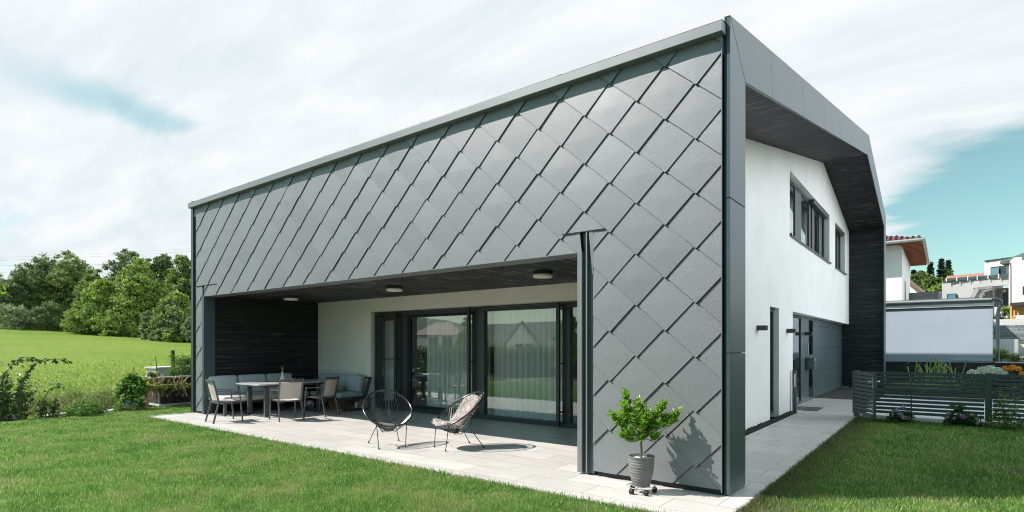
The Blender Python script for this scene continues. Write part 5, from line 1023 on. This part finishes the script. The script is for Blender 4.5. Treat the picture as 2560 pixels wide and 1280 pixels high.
# small gabled house behind the garage
o = at(2285, HY, 50); t = thing('distant_house', 'small pale house with brown gabled roof behind the garage', 'house', (o.x, o.y, 3)); b = MB(); A = at(2262, 712, 50) - t.location; B_ = at(2300, 745, 50) - t.location
ridge = at(2262, 706, 50) - t.location; ev = at(2322, 748, 48) - t.location; lft = at(2205, 748, 52) - t.location; back = Vector((float(XA[1]), float(YA[1]), 0)) * 9
b.add([lft, ev, ridge, lft + back, ev + back, ridge + back] + [Vector((lft.x, lft.y, 0)), Vector((ev.x, ev.y, 0))], [(0, 1, 2), (6, 7, 1, 0)]); b.build('wall', M_nw, t)
b = MB(); up = Vector((0, 0, .25)); fr = -back * .06
b.add([ridge + up + fr, ev + up * .4 + fr, ev + back + up * .4, ridge + back + up, ridge + fr, ev + fr - up, ev + back, ridge + back], [(0, 1, 2, 3), (0, 4, 5, 1), (1, 5, 6, 2), (7, 6, 5, 4)]); b.add([ridge + up + fr, lft + fr, lft + back, ridge + back + up], [(0, 1, 2, 3)]); b.build('roof', mat('brown_tile', (.16, .11, .10), .7, bump=.4, bscale=10), t)
M_gst = mat('grey_block', (.20, .205, .21), .85, var=.25, vscale=4, bump=.6, bscale=10); o = at(2318, HY, 34); t = thing('block_wall', 'grey stone block wall just above the garage roof', 'wall', (o.x, o.y, 2)); b = MB(); tmp = MB(); wall_px(tmp, 2266, 35, 2347, 33.5, 733, 760, .4, zb=2.0)
b.v = [(Vector(p) - t.location) for p in tmp.v]; b.f = tmp.f; b.mi = tmp.mi; b.build('blocks', M_gst, t)
# modern stepped house
M_mod = plaster('modern_plaster', (.40, .40, .405), .5); M_md = mat('dark_grey_door', (.11, .13, .14), .5)  # door in one even dark grey
t = thing('modern_house', 'modern pale grey flat-roofed house with terrace balustrade on the slope', 'house', at(2430, HY, 48).to_2d().to_3d()); L0 = t.location.copy()
def loc_build(tmp, name, m, par=t, **k):
    tmp.v = [(Vector(p) - par.location) for p in tmp.v]; return tmp.build(name, m, par, **k)
b = MB(); wall_px(b, 2355, 50, 2434, 47.5, 705, 790, 3.5, zb=2.5); wall_px(b, 2434, 47.45, 2521, 45, 697, 720, .3); wall_px(b, 2484, 48.5, 2521, 47.6, 722, 790, .3, zb=2.5); loc_build(b, 'wall', M_mod)
b = MB(); wall_px(b, 2434, 47.44, 2521, 45.0, 697, 697.8, 3.6, zb=None); loc_build(b, 'roof', M_dark)
b = MB(); wall_px(b, 2354, 49.9, 2434, 47.4, 702.5, 705.2, 3.6); wall_px(b, 2434, 47.3, 2521.5, 44.9, 694.8, 697.6, 3.6); loc_build(b, 'roof_edge', M_dark)
b = MB(); wall_px(b, 2461, 50, 2526, 48, 653, 700, 3.0); loc_build(b, 'upper_storey', M_nw); b = MB(); wall_px(b, 2460, 49.9, 2526, 47.9, 651.5, 654, 3.1); loc_build(b, 'parapet_cap', M_dark)
b = MB(); wall_px(b, 2476, 49.3, 2521, 48.0, 668, 697, .1); w = loc_build(b, 'window', M_dark); 
for (a, c) in ((2478, 2497), (2500, 2519)): b = MB(); wall_px(b, a, 49.15, c, 48.55 if a < 2490 else 47.95, 671, 695, .05); b.v = [(Vector(p) - L0) for p in b.v]; b.build('pane', mat('sky_glass', (.10, .20, .23), .05, spec=1.0), w)
for (a, c, fa, fb) in ((2367, 2390, 49.4, 48.7), (2434, 2444, 47.2, 46.9)): b = MB(); wall_px(b, a, fa - .02, c, fb - .02, 735.5, 747, .1); w = loc_build(b, 'window', M_dark); b = MB(); wall_px(b, a + 1.5, fa - .06, c - 1.5, fb - .06, 737.5, 747, .05); b.v = [(Vector(p) - L0) for p in b.v]; b.build('pane', mat('blue_glass', (.06, .22, .30), .05, spec=1.0), w)
for i, (a, c) in enumerate(((2367, 2390), (2393, 2417), (2420, 2442), (2444, 2468), (2471, 2495), (2497, 2520))):
    k = (a - 2355) / 166; Fa, Fb = 49.6 - 4.8 * k, 49.6 - 4.8 * (c - 2355) / 166; b = MB(); wall_px(b, a, Fa, c, Fb, 697 - 12 * k, 703.5 - 10 * k, .03); loc_build(b, 'balustrade_panel', M_frame)
    b = MB(); wall_px(b, a - 2.0, Fa - .05, a - .5, Fa - .1, 695.5 - 12 * k, 705 - 10 * k, .08); loc_build(b, 'balustrade_post', M_white)
b = MB(); wall_px(b, 2496, 48.3, 2520, 47.5, 732.5, 790, .1, zb=2.6); d = loc_build(b, 'door', M_md); b = MB(); p = at(2509, 728, 47.4) - L0; b.ball(p, .12, 10); loc = b.build('door_lamp', M_white, t, smooth=True)
b = MB(); wall_px(b, 2447, 46.5, 2482, 45.6, 722, 790, .2, zb=2.5); loc_build(b, 'stair_wall', M_gst); b = MB(); p, q = at(2432, 748, 46), at(2447, 722, 46); b.bar(p - L0, q - L0, .5, .25); b.bar(q - L0, at(2484, 718, 45.2) - L0, .5, .2); b.build('stair_canopy', M_gst, t)
o = at(2388, HY, 62); t2 = thing('tiled_roof', 'strip of red tiled roof showing behind the modern house terrace', 'roof', (o.x, o.y, 8)); b = MB(); p, q = at(2362, 700, 62), at(2470, 690, 58); r0, r1 = at(2368, 690, 66), at(2470, 681, 62); b.quad(p, q, r1, r0); b.quad(p, q, q - Vector((0, 0, 3)), p - Vector((0, 0, 3))); b.v = [(Vector(x) - t2.location) for x in b.v]; b.build('roof_tiles', mat('clay_tile', (.36, .15, .10), .7, bump=.5, bscale=9), t2)
# white house at the right edge
t = thing('white_house', 'white plastered house with dark hipped roof at the right edge', 'house', at(2545, HY, 41).to_2d().to_3d()); L0 = t.location.copy()
b = MB(); wall_px(b, 2522, 42.5, 2536, 40.3, 655, 790, .4, zb=2.5); wall_px(b, 2536, 40.3, 2700, 38.2, 652, 790, 8, zb=2.5); loc_build(b, 'wall', M_nw, t)
b = MB(); A = at(2500, 654, 42.8) - L0; B_ = at(2720, 636, 37.0) - L0; R1 = at(2566, 629, 44) - L0; R2 = at(2700, 585, 44) - L0; lo = Vector((0, 0, -.18)); b.add([A, B_, R2, R1, A + lo, B_ + lo], [(0, 1, 2, 3), (4, 5, 1, 0)]); b.add([A, R1, at(2540, 640, 50) - L0], [(0, 2, 1)]); b.build('roof', mat('slate_tile', (.055, .085, .085), .5, var=.3, vscale=3, bump=.8, bscale=5), t)
b = MB(); b.add([A + lo, B_ + lo, at(2700, 655, 38.5) - L0, at(2524, 664, 42.5) - L0, at(2511, 664, 45) - L0], [(0, 3, 2, 1), (0, 4, 3)]); b.build('eave_boards', mat('red_brown_wood', (.12, .04, .03), .6), t)
b = MB(); b.tube([at(2527, 657, 41.5) - L0, at(2529, 668, 41.4) - L0, at(2529, 760, 41.4) - L0], .07, 8); b.build('downpipe', M_dark, t, smooth=True)
b = MB(); wall_px(b, 2557, 39.8, 2620, 39.0, 716, 737, .2); w = loc_build(b, 'window', M_dark, t)
# terraced gardens at the right edge
t = thing('wooden_balcony', 'yellow wooden balcony with dark planter above the retaining wall', 'balcony', at(2545, HY, 33).to_2d().to_3d()); L0 = t.location.copy(); M_yel = mat('yellow_wood', (.62, .36, .13), .6, var=.1, vscale=4)
b = MB(); wall_px(b, 2527, 34, 2640, 32, 768, 789, .1); loc_build(b, 'railing', M_yel, t); b = MB(); wall_px(b, 2525, 33.9, 2640, 31.9, 765, 768.5, .2); wall_px(b, 2525, 33.8, 2529, 33.7, 765, 800, .12); b.bar(at(2529, 798, 33.7) - Vector((0, 0, 0)), at(2537, 790, 33.6), .12, .12); loc_build(b, 'rail_beam', M_yel, t); b = MB(); wall_px(b, 2525, 33.6, 2640, 31.6, 757, 765, .4); loc_build(b, 'planter', M_dark, t)
M_conc = mat('pale_concrete', (.60, .59, .56), .8, var=.08, vscale=3)
for (nm, lb, ct, args, m_) in (('retaining_wall', 'upper pale concrete retaining wall at the right edge', 'wall', (2470, 33, 2640, 31, 799, 814, .4), M_conc), ('retaining_wall', 'lower white retaining wall left of the pale steps', 'wall', (2470, 27.5, 2536, 26.6, 848, 892, .4), M_nw), ('retaining_wall', 'beige concrete wall at the right edge under the stone pattern fence', 'wall', (2536, 27.2, 2640, 26, 861, 892, .4), M_conc), ('garden_steps', 'low pale landing slab before the white retaining wall', 'slab', (2480, 25.5, 2540, 24.8, 890, 905, 1.2), M_conc), ('retaining_base', 'pale render wall under the yellow balcony', 'wall', (2486, 36, 2640, 34, 768, 805, .3), M_nw)):
    o = at((args[0] + args[2]) / 2, HY, args[1]); t = thing(nm, lb, ct, (o.x, o.y, 0)); b = MB(); wall_px(b, *args); loc_build(b, 'wall_body', m_, t)
M_pan = tiles('stone_screen', (.14, .165, .175), .50, .27, joint=(.045, .05, .055), jw=.025)
o = at(2520, HY, 29.5); t = thing('screen_fence', 'grey woven-look privacy screen fence below the upper retaining wall', 'fence', (o.x, o.y, 0)); b = MB()
for i in range(5):
    for j in range(13):
        k = j * .235; p, q = at(2478, HY, 30.5), at(2640, HY, 28.5); d = (q - p).normalized(); s0 = p + d * (k + (.11 if i % 2 else 0)); z = at(2500, 850, 30).z + i * .155; n_ = Vector((-d.y, d.x, 0)) * .03
        vs = [s0, s0 + d * .222, s0 + d * .222 + n_, s0 + n_]; b.add([(x.x, x.y, z) for x in vs] + [(x.x, x.y, z + .148) for x in vs], [(0, 3, 2, 1), (4, 5, 6, 7), (0, 1, 5, 4), (1, 2, 6, 5), (2, 3, 7, 6), (3, 0, 4, 7)])
loc_build(b, 'screen_strips', mat('screen_grey', (.15, .175, .185), .6, island=.25), t)
for k, (u, vt, F, w_, kd, lb, zb) in enumerate(((2499, 866, 24.6, 36, 'light', 'green conifer shrub beside the garage downpipe', .9), (2552, 888, 24.4, 60, 'mid', 'small green shrub at the right edge above the boarded wall', .9), (2497, 778, 33.5, 26, 'dark', 'dark shrub behind the downpipe under the modern house', 2.7), (2520, 772, 34.5, 26, 'light', 'light climbing plant beside the yellow balcony', 2.6), (2512, 757, 34.4, 36, 'light', 'pale vine at the foot of the modern house door', 3.6))):
    bush_px('garden_shrub', lb, 'shrub', u, vt, F, w_, 1100, .10, .4, LM[kd], 90 + k, zb=zb, grp='shrubs on the neighbouring slope')
# ---- far trees behind the houses
for (u, vt, F, w_, kd, lb, s) in ((2295, 678, 95, 70, 'mid', 'light green tree behind the garage, leftmost under the red roof eave', 201), (2330, 690, 92, 60, 'mid', 'rounded green tree below the conifers', 202), (2352, 712, 85, 50, 'light', 'yellow-green tree just left of the modern house', 203), (2280, 700, 90, 50, 'dark', 'dark tree low under the red roof eave', 204), (2425, 682, 110, 46, 'mid', 'small round crown above the modern house roof', 205), (2365, 668, 100, 40, 'mid', 'green tree in front of the right conifer', 206)):
    g0 = ground_at(u, F); g0.z = max(g0.z, at(u, 760, F).z); h = at(u, vt, F).z - g0.z; tree(g0, h, w_ / FX * F * 1.2, lb, kd, seed=s, n=5500, leaf=.55, grp='trees behind the neighbouring houses', low=.05)
def fir(u, vt, F, w_, lb, seed):
    g0 = ground_at(u, F); g0.z = at(u, 760, F).z; h = at(u, vt, F).z - g0.z; t = thing('fir_tree', lb, 'tree', g0, 0, 'fir trees behind the neighbouring houses'); b = MB(); b.tube([(0, 0, 0), (0, 0, h)], [.25, .03], 6); b.build('trunk', M_trunk, t); r = np.random.default_rng(seed)
    P = []; D = []; R = w_ / FX * F / 2
    for i in range(26):
        z = h * (.15 + .85 * i / 26); rr = R * (1 - (z / h)) * (.8 + .45 * (i % 3 == 0)) + .08
        for a in r.uniform(0, 6.28, 9):
            L_ = rr * r.uniform(.6, 1.1)
            for q in np.linspace(.15, 1, 13): P.append((math.cos(a) * L_ * q, math.sin(a) * L_ * q, z - .25 * q * L_ + .1 * L_ * q * q)); D.append((math.cos(a) + r.normal() * .6, math.sin(a) + r.normal() * .6, -.5))
    P = np.array(P); D = np.array(D); b = MB(); b.leaves(P, D, r.normal(size=P.shape) * .4 + [0, 0, 1], .42, .22, .2); b.build('crown', LM['fir'], t)
fir(2326, 652, 100, 36, 'small dark fir left of the two tall firs', 1); fir(2354, 643, 100, 44, 'tallest dark fir behind the neighbouring houses', 2); fir(2371, 647, 104, 40, 'dark fir just right of the tallest one', 3); fir(2284, 672, 105, 40, 'dark fir top under the red roof eave', 4); fir(2303, 674, 104, 36, 'dark fir between the roof eave and the small fir', 5)
# ================================================================ what the glass reflects: the far side of the garden
LHg = leafmat('hedge_leaf', (.05, .10, .025), (.08, .14, .035), 1.2, .5, .3)
def hedge(u0, u1, F0, F1, vtop, label, seed, F_n=14000):
    p, q = mirror(u0, HY, F0), mirror(u1, HY, F1); L_ = (q - p).length; hgt = mirror(u0, vtop, F0).z; t = thing('hedge', label, 'hedge', (p.x, p.y, -.2)); d = (q - p).normalized(); n_ = Vector((-d.y, d.x, 0)); r = np.random.default_rng(seed)
    P = np.array([d * (L_ * a) + n_ * w_ + Vector((0, 0, z)) for a, w_, z in zip(r.random(F_n), r.uniform(-.6, .6, F_n), r.random(F_n) ** .7 * (hgt + .2))]); P += r.normal(size=P.shape) * .06
    b = MB(); b.leaves(P, rdir(F_n), rdir(F_n) + [0, 0, .5], .14, .10); b.build('foliage', LHg, t); b = MB(); b.extr([tuple(Vector((0, 0, 0)) - n_ * .35), tuple(d * L_ - n_ * .35), tuple(d * L_ + n_ * .35), tuple(n_ * .35)], (0, 0, hgt - .1)); b.build('inner_twigs', mat('hedge_inside', (.02, .03, .012), .9), t); return t
t = thing('hedge', 'tall dark hedge out of view on the right, added to shade the lawn and darken the metal corner post', 'hedge', (8.6, -12, -.2))  # unseen hedge added to keep low light off the lawn
n_ = 22000; P = np.c_[rng.uniform(-.7, .7, n_), rng.uniform(0, 19.5, n_), rng.uniform(0, 4.6, n_)]; P += .12 * rng.normal(size=P.shape)
b = MB(); b.leaves(P, rdir(n_), rdir(n_) + [0, 0, .4], .17, .12); b.build('foliage', LHg, t); b = MB(); b.box(-.45, .45, 0, 19.5, 0, 4.3); b.build('inner_twigs', mat('hedge_core', (.02, .03, .012), .9), t)
hedge(1040, 1620, 34, 30, 868, 'long clipped hedge on the far side of the lawn, seen only in the glass', 5); hedge(900, 1040, 34, 35, 868, 'leafy hedge piece behind the first one, seen only in the glass', 6, 5000)
def far_house(u, F, wall_w, v_e, v_r, label, m_r, m_w, gable=True, dep=8):
    p = mirror(u, HY, F); t = thing('village_house', label, 'house', (p.x, p.y, -1.2)); p_l, p_r = mirror(u - wall_w / 2, HY, F), mirror(u + wall_w / 2, HY, F); a, c = p_l - p, p_r - p; a.z = c.z = 0; ze = mirror(u, v_e, F).z + 1.2; zr = mirror(u, v_r, F).z + 1.2; bk = Vector((-.60, -.80, 0)) * dep
    b = MB(); A0, C0 = Vector((a.x, a.y, 0)), Vector((c.x, c.y, 0)); up = Vector((0, 0, ze)); 
    if gable: rd = Vector((0, 0, zr)); b.add([A0, C0, C0 + up, rd, A0 + up], [(0, 1, 2, 3, 4)]); b.add([A0, A0 + up, A0 + up + bk, A0 + bk], [(0, 1, 2, 3)]); b.add([C0, C0 + up, C0 + up + bk, C0 + bk], [(0, 1, 2, 3)])
    else: b.add([A0, C0, C0 + bk, A0 + bk, A0 + up, C0 + up, C0 + up + bk, A0 + up + bk], [(0, 1, 5, 4), (1, 2, 6, 5), (2, 3, 7, 6), (3, 0, 4, 7)])
    b.build('wall', m_w, t); b = MB(); o = -bk * .06
    if gable: rr_ = Vector((0, 0, zr + .25)); eA, eC = A0 * 1.15 + up * .93, C0 * 1.15 + up * .93; b.add([eA + o, rr_ + o, rr_ + bk, eA + bk], [(0, 1, 2, 3)]); b.add([eC + o, rr_ + o, rr_ + bk, eC + bk], [(0, 1, 2, 3)])
    else: m1_, m2_ = bk * .5 + A0 * .3 + Vector((0, 0, zr)), bk * .5 + C0 * .3 + Vector((0, 0, zr)); e = [A0 * 1.12 + up + o, C0 * 1.12 + up + o, C0 * 1.12 + up + bk, A0 * 1.12 + up + bk]; b.add(e + [m1_, m2_], [(0, 1, 5, 4), (1, 2, 5), (2, 3, 4, 5), (3, 0, 4)])
    b.build('roof', m_r, t)
    for s in (-.35, .15): w0 = A0.lerp(C0, .5 + s * .6) - bk * .01; b = MB(); e = (C0 - A0).normalized() * 1.1; zz = ze * .62; b.quad(w0 + Vector((0, 0, zz)), w0 + e + Vector((0, 0, zz)), w0 + e + Vector((0, 0, zz + 1.3)), w0 + Vector((0, 0, zz + 1.3))); b.build('window', M_dark, t)
M_br = mat('brown_roof', (.17, .09, .07), .7); M_gr = mat('grey_roof', (.16, .165, .17), .7)
far_house(1305, 75, 84, 862, 806, 'white gabled village house seen in the middle glass door', M_gr, M_nw); far_house(1095, 60, 120, 838, 802, 'white village house with brown hipped roof seen in the left glass door', M_br, M_nw, False); far_house(1480, 80, 100, 845, 812, 'village house with grey roof seen in the right glass', M_gr, M_nw, False)
for (u, vt, F, w_, kd, lb, s) in ((1180, 778, 34, 100, 'mid', 'round green garden tree reflected between the glass doors', 301), (1420, 770, 30, 90, 'light', 'light green garden tree reflected at the right post', 302), (1500, 760, 32, 120, 'mid', 'garden tree reflected in the right glass', 303), (1010, 850, 40, 80, 'mid', 'garden bush reflected at the left frame', 304)):
    p = mirror(u, HY, F); p.z = -.3; h = mirror(u, vt, F).z + .3; tree(p, h, w_ / FX * F, lb, kd, seed=s, n=7000, leaf=.16, grp='garden trees on the far side of the lawn', low=.25)
b = MB(); rr = random.Random(8); K = 90; vs = []; c0_ = Vector((float(CAM[0]), float(CAM[1]), 0))
for i in range(K + 1):
    a = math.radians(190 + 130 * i / K); h = 17 + 5 * math.sin(i * .13) + 2.5 * math.sin(i * .41 + 1) + rr.uniform(-.5, .5)
    for (R_d, hh) in ((150, -1), (220, h * .45), (300, h), (420, h * 1.15)): vs.append((c0_.x + R_d * math.cos(a), c0_.y + R_d * math.sin(a), hh))
b.add(vs, [(i * 4 + j, i * 4 + j + 1, (i + 1) * 4 + j + 1, (i + 1) * 4 + j) for i in range(K) for j in range(3)]); struct(b.build('hills', mat('wooded_hill', (.05, .075, .06), .95, col2=(.08, .105, .08), vscale=.06, bump=1.0, bscale=.12, bdist=4), smooth=180))
# dining set inside the living room
t = thing('indoor_table', 'long table inside the room behind the left glass door', 'table', (-8.3, 5.3, .012)); b = MB(); b.box(-.5, .5, -1.0, 1.0, .71, .75); b.build('table_top', mat('oak', (.35, .22, .13), .5), t)
for x in (-.4, .4):
    for y in (-.85, .85): b = MB(); b.box(x - .035, x + .035, y - .035, y + .035, 0, .71); b.build('leg', M_dark, t)
M_ch = mat('grey_upholstery', (.22, .24, .25), .9); base = None
for (x, y, a, lb) in ((-7.55, 4.7, 1, 'grey upholstered chair inside the room, nearest the glass'), (-7.55, 5.5, 1, 'grey upholstered chair inside the room, further from the glass')):
    if base is None:
        c = base = thing('indoor_chair', lb, 'chair', (x, y, .012), R_(90), 'chairs in the living room'); b = MB(); b.box(-.23, .23, -.23, .23, .40, .48); b.build('seat', M_ch, c, bevel=.02); b = MB(); b.box(-.23, .23, -.27, -.21, .45, .95); b.build('backrest', M_ch, c, bevel=.02)
        for u_ in (-.2, .2):
            for v_ in (-.2, .2): b = MB(); b.tube([(u_, v_, 0), (u_, v_, .4)], .014, 6); b.build('leg', M_dark, c)
    else: c = copy_tree(base); c.location = (x, y, .012); c['label'] = lb
